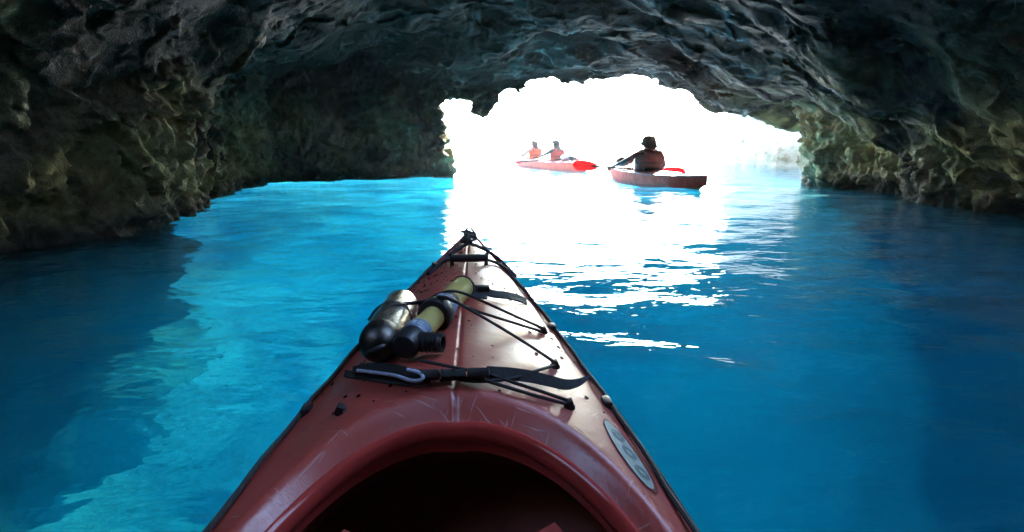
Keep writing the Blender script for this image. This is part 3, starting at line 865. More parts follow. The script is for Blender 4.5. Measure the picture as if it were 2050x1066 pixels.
# far strap with its small buckle
s2 = ribbon_px([(938, 578, .006), (962, 580, .008), (985, 588, .008), (1015, 592, .010), (1040, 598, .009), (1054, 604, .005)], (0, .036, .008), 0.003, 'far_strap')
MB().box(on_deck(968, 577, .014), (0.030, 0.030, 0.012), bev=0.004).build('strap_buckle', M_black, s2)
ribbon_px([(905, 588, .005), (925, 586, .006), (945, 590, .006), (975, 594, .006)], (0, .030, .004), 0.003, 'far_strap')

# bow: carry toggle on a short line, knotted cord at the stem
tg = on_deck(939, 517, .024)
tgo = MB().lathe([(0, .007), (.004, .011), (.02, .0115), (.09, .0115), (.106, .011), (.11, .007)], tg + np.array([-.055, 0, 0]), (1, 0, 0), 14).build('carry_toggle', M_black, kayak)
for e in (-.05, .05):
    MB().tube([tg + np.array([e, 0, -.022]), tg + np.array([e, 0, .0]), tg + np.array([e * 1.05, .01, .012])], 0.006, 8).build('toggle_cord', M_cord, tgo)
cord([(855, 550, .004), (880, 530, .008), (903, 520, .010), (939, 522, .014), (975, 521, .010), (1000, 530, .008), (1032, 553, .004)], 0.0045, 'bow_line')
cord([(1032, 553, .006), (1015, 535, .010), (1000, 520, .014), (980, 505, .016), (960, 495, .02), (942, 488, .03)], 0.0055, 'bow_line')
cord([(858, 548, .006), (885, 525, .010), (905, 508, .016), (922, 496, .02), (938, 488, .03)], 0.0055, 'bow_line')
cord([(945, 492, .03), (960, 494, .026), (975, 496, .022), (985, 499, .016)], 0.003, 'bow_line')
rng = random.Random(5)
tipc = deckpt(0, 2.20, .012)
kn_ = []
for i in range(20):
    a = i * 1.15
    kn_.append(tipc + np.array([.034 * math.cos(a * 1.7) * (0.3 + .7 * rng.random()), -.07 + .09 * math.sin(a * .63) + .03 * rng.random(), .002 + .026 * abs(math.sin(a * .41)) * rng.random()]))
MB().tube(catmull(kn_, 4), 0.0042, 7).build('knotted_cord', M_cord, kayak)
MB().tube(catmull([tipc + np.array(q) for q in [(.0, .0, .0), (-.012, .01, .022), (.0, .015, .034), (.014, .012, .028), (.026, .0, .008)]], 6), 0.0035, 7).build('stem_loop', M_cord, kayak)

# oval maker's sticker on the right shoulder of the deck: pale ground, dark edge, three rounded letters
def patch(cu, cv, ru, rv, h, name, mat, parent, skew=0.0, n=20, hole=None):
    """flat vinyl shape lying on the deck surface"""
    V = []; Fc = []
    rings = np.linspace(hole or 0.0, 1, 7)
    for r in rings:
        for k in range(n):
            t = 2 * math.pi * k / n
            v = cv + rv * r * math.sin(t); u = cu + ru * r * math.cos(t) + skew * (v - cv)
            V.append(deckpt(u, v, h))
    for i in range(6):
        for k in range(n): Fc.append((i * n + k, i * n + (k + 1) % n, (i + 1) * n + (k + 1) % n, (i + 1) * n + k))
    return MB().add((V, Fc)).build(name, mat, parent)
e1 = on_deck(1217, 845); e2 = on_deck(1308, 985)
mc = (e1 + e2) / 2; dv = abs(e1[1] - e2[1]) / 2; sk = (e2[0] - e1[0]) / (e2[1] - e1[1])
print('sticker', e1, e2, 'hw', my.hw(mc[1]))
st0 = patch(mc[0], mc[1], .021, dv * 1.06, .0012, 'sticker', M_dkred, kayak, sk, 40)
patch(mc[0] - .002, mc[1], .0175, dv * 0.98, .0022, 'sticker_ground', M_decal, st0, sk, 40)
for q in (-.56, -.02, .5):
    v = mc[1] + dv * q
    patch(mc[0] + sk * dv * q + .001, v, .0095, dv * .19, .0032, 'letter', M_letter, st0, sk, 24, hole=0.45)

# thigh braces inside the cockpit, just under the rim
for sgn in (-1, 1):
    P = catmull([(sgn * .215, .36, .222), (sgn * .165, .50, .235), (sgn * .12, .60, .232), (sgn * .10, .68, .215)], 6)
    W = np.repeat(np.array([[sgn * -.075, -.02, -.030]]), len(P), 0)
    MB().ribbon(P, W, 0.012).build('thigh_brace', M_hullred, kayak)

# bilge pump under the bungees
pump_a = on_deck(812, 692, .034); pump_b = on_deck(930, 572, .032)
ax_ = pump_b - pump_a; PL = np.linalg.norm(ax_); ax_ /= PL
print('pump', pump_a, pump_b, PL)
pump = empty('bilge_pump'); 
pump.parent = None
KM = Matrix.Translation((KX, 0, 0)) @ Matrix.Rotation(KR, 4, 'Z')
def set_thing(e, origin):
    """an Empty standing at a local deck point; parts are given in kayak-local coordinates"""
    e.matrix_world = KM @ Matrix.Translation(Vector(origin))
    return np.array(origin)
po = set_thing(pump, (pump_a[0], pump_a[1], float(my.deck(pump_a[0], pump_a[1]))))
A = pump_a - po
def pl(prof, name, mat, parent=None, seg=28): return MB().lathe([(d * PL, r) for d, r in prof], A, ax_, seg).build(name, mat, parent or pump)
pl([(.30, .0215), (.98, .0215)], 'inner_tube', M_tube)
pl([(-.03, .014), (-.025, .021), (.0, .025), (.10, .026), (.13, .0245)], 'end_cap', M_black)
band1 = pl([(.095, .0262), (.10, .0268), (.185, .0268), (.19, .0262)], 'label_band', M_blue)
pl([(.18, .0235), (.44, .0235)], 'tube', M_tube)
pl([(.40, .028), (.405, .0345), (.42, .036), (.475, .036), (.495, .033), (.50, .027)], 'collar', M_black)
band2 = pl([(.49, .0285), (.50, .029), (.60, .029), (.61, .0285)], 'label_band', M_blue)
pl([(.60, .0275), (.64, .028), (.66, .0275)], 'clamp_ring', M_black)
pl([(.65, .0262), (.97, .0262), (.985, .025)], 'upper_tube', M_tube)
pl([(.955, .0262), (.958, .0285), (.975, .0285), (.978, .0262)], 'clamp_ring', M_black)
# printed marks on the bands
def ring_mark(parent, d, a0, a1, w, r):
    u = np.cross(ax_, [0, 0, 1.0]); u /= np.linalg.norm(u); wv = np.cross(u, ax_)
    P = [A + ax_ * d * PL + r * (math.cos(t) * u + math.sin(t) * wv) for t in np.linspace(a0, a1, 10)]
    MB().ribbon(P, ax_ * w, 0.0006).build('print', M_print, parent)
for d0 in (.128, .15): ring_mark(band1, d0, 1.0, 1.35, .004, .0272); ring_mark(band1, d0, 1.5, 1.75, .005, .0272)
for k in range(5): ring_mark(band2, .55, 0.9 + .16 * k, 1.0 + .16 * k, .012, .0294)
ring_mark(band2, .585, .7, 2.0, .002, .0294); ring_mark(band2, .515, .7, 2.0, .002, .0294)
# ribbed discharge spout standing out to the right of the cap
sp0 = A + ax_ * .055 * PL; spd = np.array([.93, -.25, .02]); spd /= np.linalg.norm(spd)
prof = [(0, .016), (.018, .016)]
for k in range(4): prof += [(.020 + k * .009, .0175), (.026 + k * .009, .0195), (.0262 + k * .009, .0165)]
prof += [(.058, .0175), (.064, .0175), (.064, .0125), (.03, .012)]
MB().lathe(prof, sp0, spd, 22).build('spout', M_black, pump)
tag(pump, 'hand bilge pump with yellowed clear tube lashed to the foreground deck', 'pump')

# steel bottle, dark domed cap towards the camera
bo_a = on_deck(757, 690, .040); bo_b = on_deck(806, 608, .034)
bx = bo_b - bo_a; BL = np.linalg.norm(bx); bx /= BL
print('bottle', bo_a, bo_b, BL)
bottle = empty('steel_bottle')
oo = set_thing(bottle, (bo_a[0], bo_a[1], float(my.deck(bo_a[0], bo_a[1]))))
A2 = bo_a - oo
MB().lathe([(.035, .037), (.045, .0385), (BL * .92, .0385), (BL * .97, .036), (BL, .028)], A2, bx, 36).build('body', M_steel, bottle)
cap = MB().lathe([(-.026, .006), (-.024, .017), (-.017, .027), (-.006, .0345), (.010, .0385), (.030, .0395), (.038, .0385)], A2, bx, 36).build('cap', M_gun, bottle)
MB().lathe([(BL * .55, .0387), (BL * .555, .0396), (BL * .60, .0396), (BL * .605, .0387)], A2, bx, 36).build('band', M_black, bottle)
lb = A2 - bx * .030
MB().tube(catmull([lb + np.array(q) for q in [(.010, .0, .004), (.018, -.014, .012), (.006, -.024, .010), (-.010, -.020, .000), (-.012, -.004, -.008)]], 6), .0048, 8).build('carry_loop', M_black, cap)
tag(bottle, 'steel bottle with domed black cap lying left of the bilge pump', 'bottle')

# beads of water on the wet fore deck
M_drop = simple('water_bead', (0.02, 0.02, 0.02), 0.04, nscale=5, var=0.0, bstr=0, spec=0.5)
M_drop.node_tree.nodes['Principled BSDF'].inputs['Transmission Weight'].default_value = 0.9
M_drop.node_tree.nodes['Principled BSDF'].inputs['IOR'].default_value = 1.33
rb = random.Random(12)
dm = MB(); cnt = 0
while cnt < 420:
    v = rb.uniform(0.9, 2.15); u = rb.uniform(-1, 1) * float(my.hw(v)) * .96
    if cnt > 200 and not (u < 0 and v > 1.3): continue
    r = rb.choice((.0012, .0016, .0022, .003, .004)); p = deckpt(u, v)
    V = []; Fc = []
    for i, (q, zz) in enumerate(((1.0, -.0002), (.85, .42), (.5, .62), (.02, .7))):
        for k in range(8):
            t = k * math.pi / 4
            uu, vv = u + math.cos(t) * r * q, v + math.sin(t) * r * q * 1.1
            V.append((uu, vv, float(my.deck(uu, vv)) + zz * r + .0002))
    for i in range(3):
        for k in range(8): Fc.append((i * 8 + k, i * 8 + (k + 1) % 8, (i + 1) * 8 + (k + 1) % 8, (i + 1) * 8 + k))
    dm.add((V, Fc)); cnt += 1
drops = dm.build('water_beads', M_drop, kayak, fix=False)
drops['kind'] = 'stuff'

# ------------------------------------------------------------------ the other boats
M_side = simple('matt_red_hull_plastic', (0.72, 0.12, 0.085), 0.7, nscale=9, spec=0.15)
def other_kayak(loc, rz, k, label, liner_seats):
    root = empty('kayak', (loc[0], loc[1], 0), rz)
    k.build(root, (M_red2, M_side, M_liner), nv=150, nu=40)
    for sgn in (-1, 1):
        pts = [np.array([sgn * (float(k.hw(v)) + .006), v, float(k.zg(v)) - .003]) for v in np.linspace(k.v[0] + .06, k.v[-1] - .06, 70)]
        MB().tube(pts, 0.0065, 6).build('gunwale_seam', M_black, root)
    for v in liner_seats:
        s = MB().box((0, v, .055), (.38, .36, .035), bev=.015)
        s.build('seat', M_black, root)
        MB().box((0, v - .21, .17), (.36, .035, .20), Matrix.Rotation(0.15, 3, 'X'), bev=.015).build('backrest', M_black, root)
    e = k.v[0] + .22
    z = float(k.deck(0., e))
    MB().tube(catmull([(-.05, e, z), (-.045, e, z + .035), (0, e - .02, z + .045), (.045, e, z + .035), (.05, e, z)], 5), .008, 7).build('carry_handle', M_black, root)
    for v0 in (k.v[0] + .55, k.v[-1] - .75):
        w = float(k.hw(v0)) * .8
        for d in (0, .18):
            MB().tube([np.array([q * w, v0 + d + .12 * (q * (1 if d else -1)), float(k.deck(q * w, v0 + d)) + .006]) for q in np.linspace(-1, 1, 12)], .005, 6).build('bungee_cord', M_cord, root)
    tag(root, label, 'kayak', 'kayaks on the water')
    return root

k1 = Kayak(v=[-2.05, -1.85, -1.4, -0.7, 0, 0.65, 1.25, 1.65, 1.92], hw=[.01, .07, .19, .29, .32, .29, .19, .08, .008],
           zg=[.225, .21, .19, .18, .18, .19, .225, .27, .31], cr=[.012, .02, .04, .05, .07, .09, .07, .04, .012], cockpits=[(.12, .42, .235)])
MAN_K = (2.47, 11.05); MAN_R = math.radians(12.5)
kay1 = other_kayak(MAN_K, MAN_R, k1, 'red kayak of the man in the bucket hat, stern towards the camera', [0.0])
k2 = Kayak(v=[-2.7, -2.5, -2.0, -1.1, 0, 1.1, 2.0, 2.45, 2.75], hw=[.01, .075, .22, .34, .36, .33, .20, .08, .008],
           zg=[.24, .215, .19, .175, .175, .185, .22, .26, .30], cr=[.012, .02, .04, .05, .06, .08, .06, .035, .012], cockpits=[(1.02, .42, .24), (-.62, .42, .24)])
TAN_R = math.radians(20)
TAN_C = (1.94 - 2.68 * math.sin(TAN_R), 15.3 + 2.68 * math.cos(TAN_R))
kay2 = other_kayak(TAN_C, TAN_R, k2, 'long red double kayak outside the mouth carrying two women', [0.9, -.74])

# ------------------------------------------------------------------ people: one skinned body each, clothes and hair as children
def skin_mesh(name, verts, edges, radii, root=0, sub=2):
    bm = bmesh.new()
    ly = bm.verts.layers.skin.verify()
    vs_ = []
    for i, (c, r) in enumerate(zip(verts, radii)):
        v = bm.verts.new(c); vs_.append(v)
        v[ly].radius = r if isinstance(r, tuple) else (r, r)
        v[ly].use_root = (i == root)
    for a, b in edges: bm.edges.new((vs_[a], vs_[b]))
    me = bpy.data.meshes.new(name + '_skeleton'); bm.to_mesh(me); bm.free()
    o = bpy.data.objects.new(name, me); COL.objects.link(o)
    sk_ = o.modifiers.new('skin', 'SKIN'); sk_.use_smooth_shade = True; sk_.branch_smoothing = 0.6
    s_ = o.modifiers.new('sub', 'SUBSURF'); s_.levels = sub; s_.render_levels = sub
    dg = bpy.context.evaluated_depsgraph_get()
    out = bpy.data.meshes.new_from_object(o.evaluated_get(dg))
    bpy.data.objects.remove(o); bpy.data.meshes.remove(me)
    out.polygons.foreach_set('use_smooth', np.ones(len(out.polygons), bool))
    out.name = name
    return out

M_skin = simple('tanned_skin', (0.30, 0.16, 0.10), 0.55, nscale=20, var=0.1)

def clothed_body(name, shirt, shorts, sleeve):
    """one body surface coloured by where the shirt, sleeves and shorts reach"""
    m, nt, bs, out = new_mat(name)
    tc = nt.nodes.new('ShaderNodeTexCoord').outputs['Object']
    sep = nt.nodes.new('ShaderNodeSeparateXYZ'); nt.links.new(tc, sep.inputs[0])
    at = nt.nodes.new('ShaderNodeAttribute'); at.attribute_name = 'cloth'
    c = mixc(nt, maprange(nt, at.outputs['Fac'], 0.24, 0.26), (0.30, 0.16, 0.10), shirt)
    c = mixc(nt, maprange(nt, at.outputs['Fac'], 0.49, 0.51), c, sleeve)
    c = mixc(nt, maprange(nt, at.outputs['Fac'], 0.74, 0.76), c, shorts)
    n = noise_fac(nt, 25, 4, 0.6, tc)
    nt.links.new(mixc(nt, 0.35, c, mixc(nt, n, (0.6,) * 3, (1.0,) * 3), 'MULTIPLY'), bs.inputs['Base Color'])
    bs.inputs['Roughness'].default_value = 0.8
    bump(nt, noise_fac(nt, 45, 4, 0.6, tc), 0.4, 0.01, bs.inputs['Normal'])
    return m

def make_person(label, loc, rz, sc, wide, lean, twist, hands, shirt, shorts, sleeve, group, sleeves_long=True):
    """seated paddler; local +y is where the body faces; hands are local points of the two palms"""
    root = empty('person', loc, rz)
    root.scale = (sc * wide[0], sc, sc * wide[1])
    ct, st = math.cos(twist), math.sin(twist)
    def up(x, y, z):                        # the upper body leans and twists about the hips
        x, y = x * ct - y * st, x * st + y * ct
        return (x, y + (z - .12) * math.tan(lean), z)
    V = [(0, 0, .10), up(0, -.01, .24), up(0, -.015, .40), up(0, -.01, .52), up(0, .005, .60), up(0, .02, .66), up(0, .035, .735), up(0, .03, .81)]
    R = [(.165, .12), (.145, .10), (.165, .105), (.14, .085), (.062, .058), (.052, .052), (.078, .092), (.066, .076)]
    E = [(i, i + 1) for i in range(7)]
    cloth = [.9, .4, .4, .4, .4, 0, 0, 0]
    # nose and jaw
    V += [up(0, .125, .725), up(0, .09, .665)]; R += [.014, .034]; E += [(6, 8), (5, 9)]; cloth += [0, 0]
    # ears
    for s in (-1, 1):
        V.append(up(s * .088, .02, .73)); R.append(.014); E.append((6, len(V) - 1)); cloth.append(0)
    for s, h in ((-1, hands[0]), (1, hands[1])):
        sh = np.array(up(s * .185, -.005, .535)); h = np.array(h, float)
        L1, L2 = .29, .26
        d = h - sh; D = min(np.linalg.norm(d), L1 + L2 - .01); d = d / np.linalg.norm(d); h = sh + d * D
        a = (L1 * L1 - L2 * L2 + D * D) / (2 * D); hh = math.sqrt(max(1e-6, L1 * L1 - a * a))
        pole = np.array([s * .9, -.3, -.75]); pole -= d * (pole @ d); pole /= np.linalg.norm(pole)
        el = sh + d * a + pole * hh
        fd = (h - el) / np.linalg.norm(h - el)
        b = len(V)
        V += [tuple(sh), tuple((sh * .5 + el * .5)), tuple(el), tuple(el * .45 + h * .55), tuple(h - fd * .03), tuple(h + fd * .035)]
        R += [.070, .052, .043, .036, (.026, .022), (.036, .018)]
        E += [(3, b), (b, b + 1), (b + 1, b + 2), (b + 2, b + 3), (b + 3, b + 4), (b + 4, b + 5)]
        cloth += [.4, .4, .6 if sleeves_long else 0, .6 if sleeves_long else 0, 0, 0]
        # four fingers folding over the shaft, thumb under it
        side = np.cross(fd, [0, 0, 1.0]); side /= np.linalg.norm(side); dn = np.cross(side, fd) 
        dn = dn if dn[2] < 0 else -dn
        for q, ln in ((-.026, .9), (-.009, 1.0), (.009, .95), (.026, .8)):
            f0 = len(V)
            p0 = h + fd * .055 + side * q; p1 = p0 + (fd * .030 + dn * .006) * ln; p2 = p1 + (fd * .006 + dn * .030) * ln; p3 = p2 + (-fd * .022 + dn * .012) * ln
            V += [tuple(p0), tuple(p1), tuple(p2), tuple(p3)]; R += [.011, .010, .009, .008]
            E += [(b + 5, f0), (f0, f0 + 1), (f0 + 1, f0 + 2), (f0 + 2, f0 + 3)]; cloth += [0] * 4
        f0 = len(V); t0 = h - side * s * .036 + dn * .006
        V += [tuple(t0), tuple(t0 + fd * .025 + dn * .03), tuple(t0 + fd * .05 + dn * .035)]; R += [.012, .011, .009]
        E += [(b + 4, f0), (f0, f0 + 1), (f0 + 1, f0 + 2)]; cloth += [0] * 3
    for s in (-1, 1):                       # legs reach forward inside the hull
        b = len(V)
        V += [(s * .10, .06, .085), (s * .14, .27, .125), (s * .15, .46, .17), (s * .11, .68, .09), (s * .09, .86, .05), (s * .09, .90, .13)]
        R += [.085, .075, .058, .050, .038, .032]
        E += [(0, b)] + [(b + i, b + i + 1) for i in range(5)]
        cloth += [.9, .9, .9, 0, 0, 0]
    me = skin_mesh('body', V, E, R)
    co = np.empty(len(me.vertices) * 3, np.float32); me.vertices.foreach_get('co', co); co = co.reshape(-1, 3)
    # nearest bone decides what covers the skin there
    best = np.full(len(co), 9.0); val = np.zeros(len(co), np.float32)
    for a, b in E:
        pa, pb = np.array(V[a]), np.array(V[b]); ab = pb - pa
        t = np.clip(((co - pa) @ ab) / (ab @ ab), 0, 1)
        d = np.linalg.norm(co - (pa + t[:, None] * ab), axis=1)
        c = np.where(t < .5, cloth[a], cloth[b]); m = d < best
        best = np.where(m, d, best); val = np.where(m, c, val)
    me.attributes.new('cloth', 'FLOAT', 'POINT').data.foreach_set('value', val.astype(np.float32))
    link('body', me, clothed_body('clothed_' + label[:12].replace(' ', '_'), shirt, shorts, sleeve), root)
    tag(root, label, 'person', group)
    return root, up

def vest(root, up, mat, zlo=.13, zhi=.545, fat=1.0):
    V = []; Fc = []; n = 28
    rows = [(zlo, .185, .145), (zlo + .03, .198, .155), (.24, .192, .150), (.34, .200, .155), (.44, .212, .158), (.50, .205, .150), (zhi, .175, .125), (zhi + .022, .13, .10), (zhi + .018, .10, .085)]
    for z, rx, ry in rows:
        for k in range(n):
            t = 2 * math.pi * k / n
            q = 1 + .03 * math.sin(5 * t + z * 9)
            x = math.copysign(abs(math.cos(t)) ** .8, math.cos(t)) * rx * fat * q; y = math.copysign(abs(math.sin(t)) ** .8, math.sin(t)) * ry * fat * q
            V.append(up(x, y - .012, z))
    for i in range(len(rows) - 1):
        for k in range(n): Fc.append((i * n + k, i * n + (k + 1) % n, (i + 1) * n + (k + 1) % n, (i + 1) * n + k))
    o = MB().add((V, Fc)).build('life_vest', mat, root)
    for z in (.22, .36):
        ring = [up(math.cos(t) * .205 * fat, math.sin(t) * .163 * fat - .012, z) for t in np.linspace(0, 2 * math.pi, 36, endpoint=False)]
        MB().tube(ring, .009, 6, closed=True, flat=1.6).build('vest_belt', M_black, o)
    for s in (-1, 1):
        P = catmull([up(s * .11, -.14, .50), up(s * .115, -.10, .58), up(s * .115, .0, .612), up(s * .115, .09, .58), up(s * .11, .13, .50)], 5)
        MB().ribbon(P, np.array([s * .07, 0, -.015]), .028).build('shoulder_strap', mat, o)
    return o

def hair_cap(root, up, mat, length, width=1.0, name='hair'):
    """hair that covers the crown and falls down the back as one lock-edged sheet"""
    V = []; Fc = []; n = 22
    rows = [(.862, .018, .018, .0), (.852, .055, .058, .0), (.82, .086, .096, -.004), (.77, .095, .105, -.010), (.72, .097, .100, -.018), (.66, .096, .082, -.034)]
    z = .66
    while z > .66 - length:
        z -= .05; f = (.66 - z) / max(length, .01)
        rows.append((z, (.100 + .02 * f) * width, .050 - .015 * f, -.075 - .05 * f))
    rows.append((z - .03, .06 * width, .02, -.12))
    rr = random.Random(3)
    ph = [rr.uniform(-.006, .006) for _ in range(n)]
    for z, rx, ry, oy in rows:
        for k in range(n):
            t = 2 * math.pi * k / n
            yy = math.sin(t) * ry
            if .64 < z < .80 and yy > .02: yy = .02 + (yy - .02) * .15      # face stays free
            V.append(up(math.cos(t) * (rx + ph[k]), .03 + yy + oy, z + ph[(k * 7) % n] * 1.5))
    for i in range(len(rows) - 1):
        for k in range(n): Fc.append((i * n + k, i * n + (k + 1) % n, (i + 1) * n + (k + 1) % n, (i + 1) * n + k))
    Fc.append(tuple(range(n))); Fc.append(tuple((len(rows) - 1) * n + k for k in range(n)))
    return MB().add((V, Fc)).build(name, mat, root)

M_vest1 = simple('maroon_vest', (0.16, 0.06, 0.05), 0.8, nscale=30, bstr=0.4, bdist=0.01)
M_vest2 = simple('red_vest', (0.40, 0.05, 0.04), 0.8, nscale=30, bstr=0.4, bdist=0.01)
M_vest3 = simple('orange_red_vest', (0.60, 0.09, 0.035), 0.8, nscale=30, bstr=0.4, bdist=0.01)
M_hat = simple('dark_olive_cotton', (0.06, 0.06, 0.05), 0.9, nscale=60, bstr=0.4, bdist=0.006)
M_cap = simple('dark_grey_cotton', (0.045, 0.05, 0.052), 0.9, nscale=60)
M_hair = simple('dark_brown_hair', (0.05, 0.035, 0.028), 0.55, nscale=120, bstr=0.6)
M_paddle = simple('translucent_red_blade_plastic', (0.72, 0.03, 0.035), 0.4, nscale=15, var=0.1, spec=0.2)
_nt = M_paddle.node_tree; _bs = _nt.nodes['Principled BSDF']; _o = _nt.nodes['Material Output']
_tl = N(_nt, 'ShaderNodeBsdfTranslucent'); _tl.inputs[0].default_value = (0.80, 0.03, 0.04, 1)
_mx = _nt.nodes.new('ShaderNodeMixShader'); _mx.inputs[0].default_value = 0.28
_nt.links.new(_bs.outputs[0], _mx.inputs[1]); _nt.links.new(_tl.outputs[0], _mx.inputs[2]); _nt.links.new(_mx.outputs[0], _o.inputs[0])
M_shaft = simple('black_paddle_shaft', (0.02, 0.02, 0.022), 0.4, nscale=50)

def seat_world(kloc, rz, v, u=0.0):
    return (kloc[0] - math.sin(rz) * v + math.cos(rz) * u, kloc[1] + math.cos(rz) * v + math.sin(rz) * u)
def local_of(root_loc, rz, sc, p):
    x, y = p[0] - root_loc[0], p[1] - root_loc[1]; c, s = math.cos(rz), math.sin(rz)
    return ((x * c + y * s) / sc, (-x * s + y * c) / sc, (p[2] - root_loc[2]) / sc)

# paddles
def make_paddle(pa, pb, label, feather=0.0, roll=0.4, bl=.46, bw=.185):
    """shaft between two blade tips, spooned asymmetrical blades with a raised spine"""
    pa, pb = np.array(pa, float), np.array(pb, float)
    mid = (pa + pb) / 2; d = pb - pa; L = np.linalg.norm(d); d /= L
    root = empty('paddle', tuple(mid))
    MB().tube([-d * (L / 2 - bl * .78), d * (L / 2 - bl * .78)], .019, 12).build('shaft', M_shaft, root)
    MB().tube([-d * .03, d * .03], .022, 12).build('ferrule', M_black, root)
    for s, rl in ((-1, roll), (1, roll + feather)):
        MB().lathe([(0, .014), (.008, .03), (.012, .014)], d * s * (L / 2 - bl * 1.05), d, 16).build('drip_ring', M_black, root)
        dd = d * s
        u = np.cross(dd, [0, 0, 1.0]); u /= np.linalg.norm(u); w = np.cross(u, dd)
        wid = math.cos(rl) * w + math.sin(rl) * u; nor = np.cross(dd, wid)
        V = []; Fc = []; nl, nw = 22, 12
        for side in (1, -1):
            for i in range(nl + 1):
                t = i / nl
                wd = bw * .5 * (math.sin(math.pi * min(1, .08 + t ** .8 * .62)) ** .75) * (1 if t < .80 else math.sqrt(max(0, 1 - ((t - .80) / .2) ** 2)) * 1.0) + .004
                for j in range(nw + 1):
                    q = j / nw * 2 - 1
                    z = .022 * (q * q) + .03 * t * t + side * (.0035 + .010 * math.exp(-(q / .14) ** 2) * (1 - t))
                    V.append(dd * (L / 2 - bl + bl * t) + wid * (wd * q + .012 * t) + nor * z)
        m1 = (nl + 1) * (nw + 1)
        for sd in (0, 1):
            for i in range(nl):
                for j in range(nw):
                    a = sd * m1 + i * (nw + 1) + j; Fc.append((a, a + 1, a + nw + 2, a + nw + 1))
        for i in range(nl):
            for j in (0, nw):
                a = i * (nw + 1) + j; Fc.append((a, a + nw + 1, a + nw + 1 + m1, a + m1))
        for j in range(nw):
            for i in (0, nl):
                a = i * (nw + 1) + j; Fc.append((a, a + 1, a + 1 + m1, a + m1))
        b = MB().add((V, Fc)).build('blade', M_paddle, root)
        sp = [dd * (L / 2 - bl * 1.05 + bl * t) + wid * (.010 * t) + nor * (.03 * t * t) for t in np.linspace(0, .86, 14)]
        MB().tube(sp, np.linspace(.0155, .004, 14), 10).build('spine', M_shaft, b)
    tag(root, label, 'paddle', 'kayak paddles')
    return root

pL, pR = ony(1147, 331, 11.35), ony(1371, 344, 11.35)
make_paddle(pL, pR, 'red bladed paddle held across the lap by the man in the bucket hat', feather=0.35, roll=0.2)
def along(t): return tuple(pL[i] + (pR[i] - pL[i]) * t for i in range(3))

SC1 = 1.04
ml = (*seat_world(MAN_K, MAN_R, 0.0), .035)
man, upm = make_person('man in dark bucket hat and maroon vest paddling near the cave mouth', ml, MAN_R + .10, SC1, (1.22, .86), math.radians(-4), .12,
    (np.array(local_of(ml, MAN_R + .10, SC1, along(.345))) + np.array([.02, -.06, .02]), np.array(local_of(ml, MAN_R + .10, SC1, along(.64))) + np.array([0, -.06, .02])), (0.20, 0.035, 0.035), (0.04, 0.045, 0.06), (0.13, 0.15, 0.16), 'kayakers')
vest(man, upm, M_vest1, fat=1.06)
b = MB()
# bucket hat: crown, then a drooping uneven brim
V = []; Fc = []; n = 30
rows = [(.898, .02), (.893, .05), (.876, .078), (.84, .098), (.79, .108), (.755, .112), (.742, .120), (.720, .135), (.698, .150), (.694, .147), (.716, .131), (.738, .112)]
for z, r in rows:
    for k in range(n):
        t = 2 * math.pi * k / n
        dz = (0.045 * math.sin(t - .5) + .012 * math.sin(3 * t)) * max(0, (r - .11) / .04)
        V.append(upm(math.cos(t) * r * .93, .032 + math.sin(t) * r * 1.08, z + dz))
for i in range(len(rows) - 1):
    for k in range(n): Fc.append((i * n + k, i * n + (k + 1) % n, (i + 1) * n + (k + 1) % n, (i + 1) * n + k))
Fc.append(tuple(range(n)))
MB().add((V, Fc)).build('bucket_hat', M_hat, man)
hair_cap(man, upm, M_hair, 0.0)

# woman in the rear seat of the double, peaked cap
SC2 = .93
w2l = (*seat_world(TAN_C, TAN_R, -.72), .02)
p2a, p2b = ony(1012, 326.5, 17.75), ony(1127, 318, 17.55)
d2 = np.array(p2b) - np.array(p2a); d2 = d2 / np.linalg.norm(d2) * 2.15
p2b = tuple(np.array(p2a) + d2)
make_paddle(p2a, p2b, 'paddle with thin dark shaft held by the woman in the peaked cap', feather=0.6, roll=1.35)
def al2(t): return tuple(p2a[i] + (p2b[i] - p2a[i]) * t for i in range(3))
wo2, up2 = make_person('woman in peaked cap and red vest in the rear seat of the double', w2l, TAN_R + .25, SC2, (1.25, .92), math.radians(3), .15,
    (np.array(local_of(w2l, TAN_R + .25, SC2, al2(.36))) + np.array([0, -.05, .02]), np.array(local_of(w2l, TAN_R + .25, SC2, al2(.66))) + np.array([0, -.05, .02])), (0.05, 0.055, 0.06), (0.05, 0.05, 0.06), (0.05, 0.055, 0.06), 'kayakers')
vest(wo2, up2, M_vest2, fat=.95)
hair_cap(wo2, up2, M_hair, .12, 1.05)
V = []; Fc = []; n = 26
rows = [(.885, .015), (.88, .05), (.862, .08), (.83, .098), (.79, .104), (.778, .104)]
for z, r in rows:
    for k in range(n):
        t = 2 * math.pi * k / n
        V.append(up2(math.cos(t) * r * .95, .03 + math.sin(t) * r * 1.08, z))
for i in range(len(rows) - 1):
    for k in range(n): Fc.append((i * n + k, i * n + (k + 1) % n, (i + 1) * n + (k + 1) % n, (i + 1) * n + k))
Fc.append(tuple(range(n)))
capo = MB().add((V, Fc)).build('cap', M_cap, wo2)
pk = [up2(0, .12 + .1 * t, .79 - .012 * t + .01 * math.sin(t * 3)) for t in np.linspace(0, 1, 6)]
MB().ribbon(pk, np.array([.15, 0, 0]), .006).build('peak', M_cap, capo)

# woman in the front seat, long loose hair
SC3 = .95
w1l = (*seat_world(TAN_C, TAN_R, .95), .02)
wo1, up1 = make_person('woman with long loose hair and orange vest in the front seat of the double', w1l, TAN_R + .2, SC3, (1.12, .92), math.radians(0), .1,
    ((-.34, .34, .30), (.24, .40, .26)), (0.45, 0.40, 0.36), (0.05, 0.05, 0.06), (0.45, 0.40, 0.36), 'kayakers', sleeves_long=False)
vest(wo1, up1, M_vest3, fat=.95)
hair_cap(wo1, up1, M_hair, .24, 1.0)

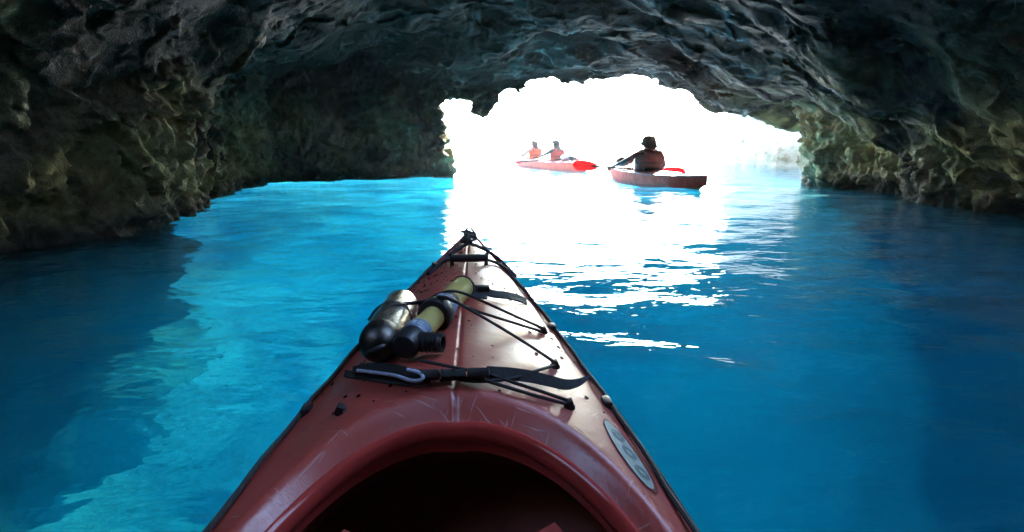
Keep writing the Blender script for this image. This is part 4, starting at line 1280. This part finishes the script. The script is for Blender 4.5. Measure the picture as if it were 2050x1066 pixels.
# luggage on the decks
def bag(name, loc, rz, size, mat, label, seed, strap=True):
    root = empty(name, loc, rz)
    rr = random.Random(seed)
    L, W, H = size; V = []; Fc = []; n = 20; rows = 14
    for i in range(rows + 1):
        t = i / rows; x = (t - .5) * L
        e = math.sin(math.pi * min(max(t, .03), .97)) ** .35
        for k in range(n):
            a = 2 * math.pi * k / n
            wob = 1 + .07 * math.sin(3 * a + 5 * t + seed) + .04 * rr.uniform(-1, 1)
            V.append((x, math.cos(a) * W / 2 * e * wob, H / 2 + math.sin(a) * H / 2 * e * wob))
    for i in range(rows):
        for k in range(n): Fc.append((i * n + k, i * n + (k + 1) % n, (i + 1) * n + (k + 1) % n, (i + 1) * n + k))
    Fc.append(tuple(range(n))); Fc.append(tuple(rows * n + k for k in range(n)))
    MB().add((V, Fc)).build('bag_body', mat, root)
    if strap:
        for q in (-.22, .25):
            ring = [(q * L, math.cos(t) * W * .53, H / 2 + math.sin(t) * H * .54) for t in np.linspace(0, 2 * math.pi, 24, endpoint=False)]
            MB().tube(ring, .008, 6, closed=True, flat=1.5).build('bag_strap', M_black, root)
    MB().tube(catmull([(L * .44, -.05, H * .5), (L * .52, -.03, H * .62), (L * .53, .03, H * .62), (L * .44, .05, H * .5)], 5), .008, 6).build('carry_handle', M_black, root)
    tag(root, label, 'bag', 'bags on the kayak decks')
    return root
M_bag1 = simple('dark_grey_bag_fabric', (0.05, 0.05, 0.062), 0.7, nscale=25)
M_bag2 = simple('pale_blue_white_fabric', (0.55, 0.66, 0.72), 0.7, nscale=9, var=0.35)
M_bag3 = simple('navy_bag_fabric', (0.03, 0.05, 0.10), 0.6, nscale=25)
def deck_spot(k, kloc, rz, v, u=0.0):
    x, y = seat_world(kloc, rz, v, u); return (x, y, float(k.deck(u, v)) - .004)
bag('deck_bag', deck_spot(k1, MAN_K, MAN_R, 1.05), MAN_R + .25, (.40, .20, .15), M_bag1, 'dark grey bag strapped to the foredeck ahead of the man', 2)
bag('dry_bag', deck_spot(k2, TAN_C, TAN_R, -1.28), TAN_R + .9, (.42, .26, .17), M_bag2, 'pale blue and white bag on the deck behind the capped woman', 5)
bag('dry_bag', deck_spot(k2, TAN_C, TAN_R, -1.68), TAN_R + .3, (.26, .17, .14), M_bag3, 'small navy bag near the stern of the double kayak', 8)

# ------------------------------------------------------------------ thin haze, added to lift the blacks like lens glare
hx, hz0, hz1 = 3200.0, -10.5, 7.5
mbx = MB().box((0, 0, (hz0 + hz1) / 2), (hx, hx, hz1 - hz0))
hm = bpy.data.materials.new('added_veil_haze'); hm.use_nodes = True
hnt = hm.node_tree; hnt.nodes.remove(hnt.nodes['Principled BSDF'])
pv = N(hnt, 'ShaderNodeVolumePrincipled')
pv.inputs['Color'].default_value = (0.93, 0.97, 0.96, 1); pv.inputs['Density'].default_value = 0.0011; pv.inputs['Anisotropy'].default_value = 0.3
hnt.links.new(pv.outputs[0], hnt.nodes['Material Output'].inputs['Volume'])
hz = mbx.build('haze', hm, smooth=False)
tag(hz, 'thin added haze that veils the cave like lens glare', kind='stuff')
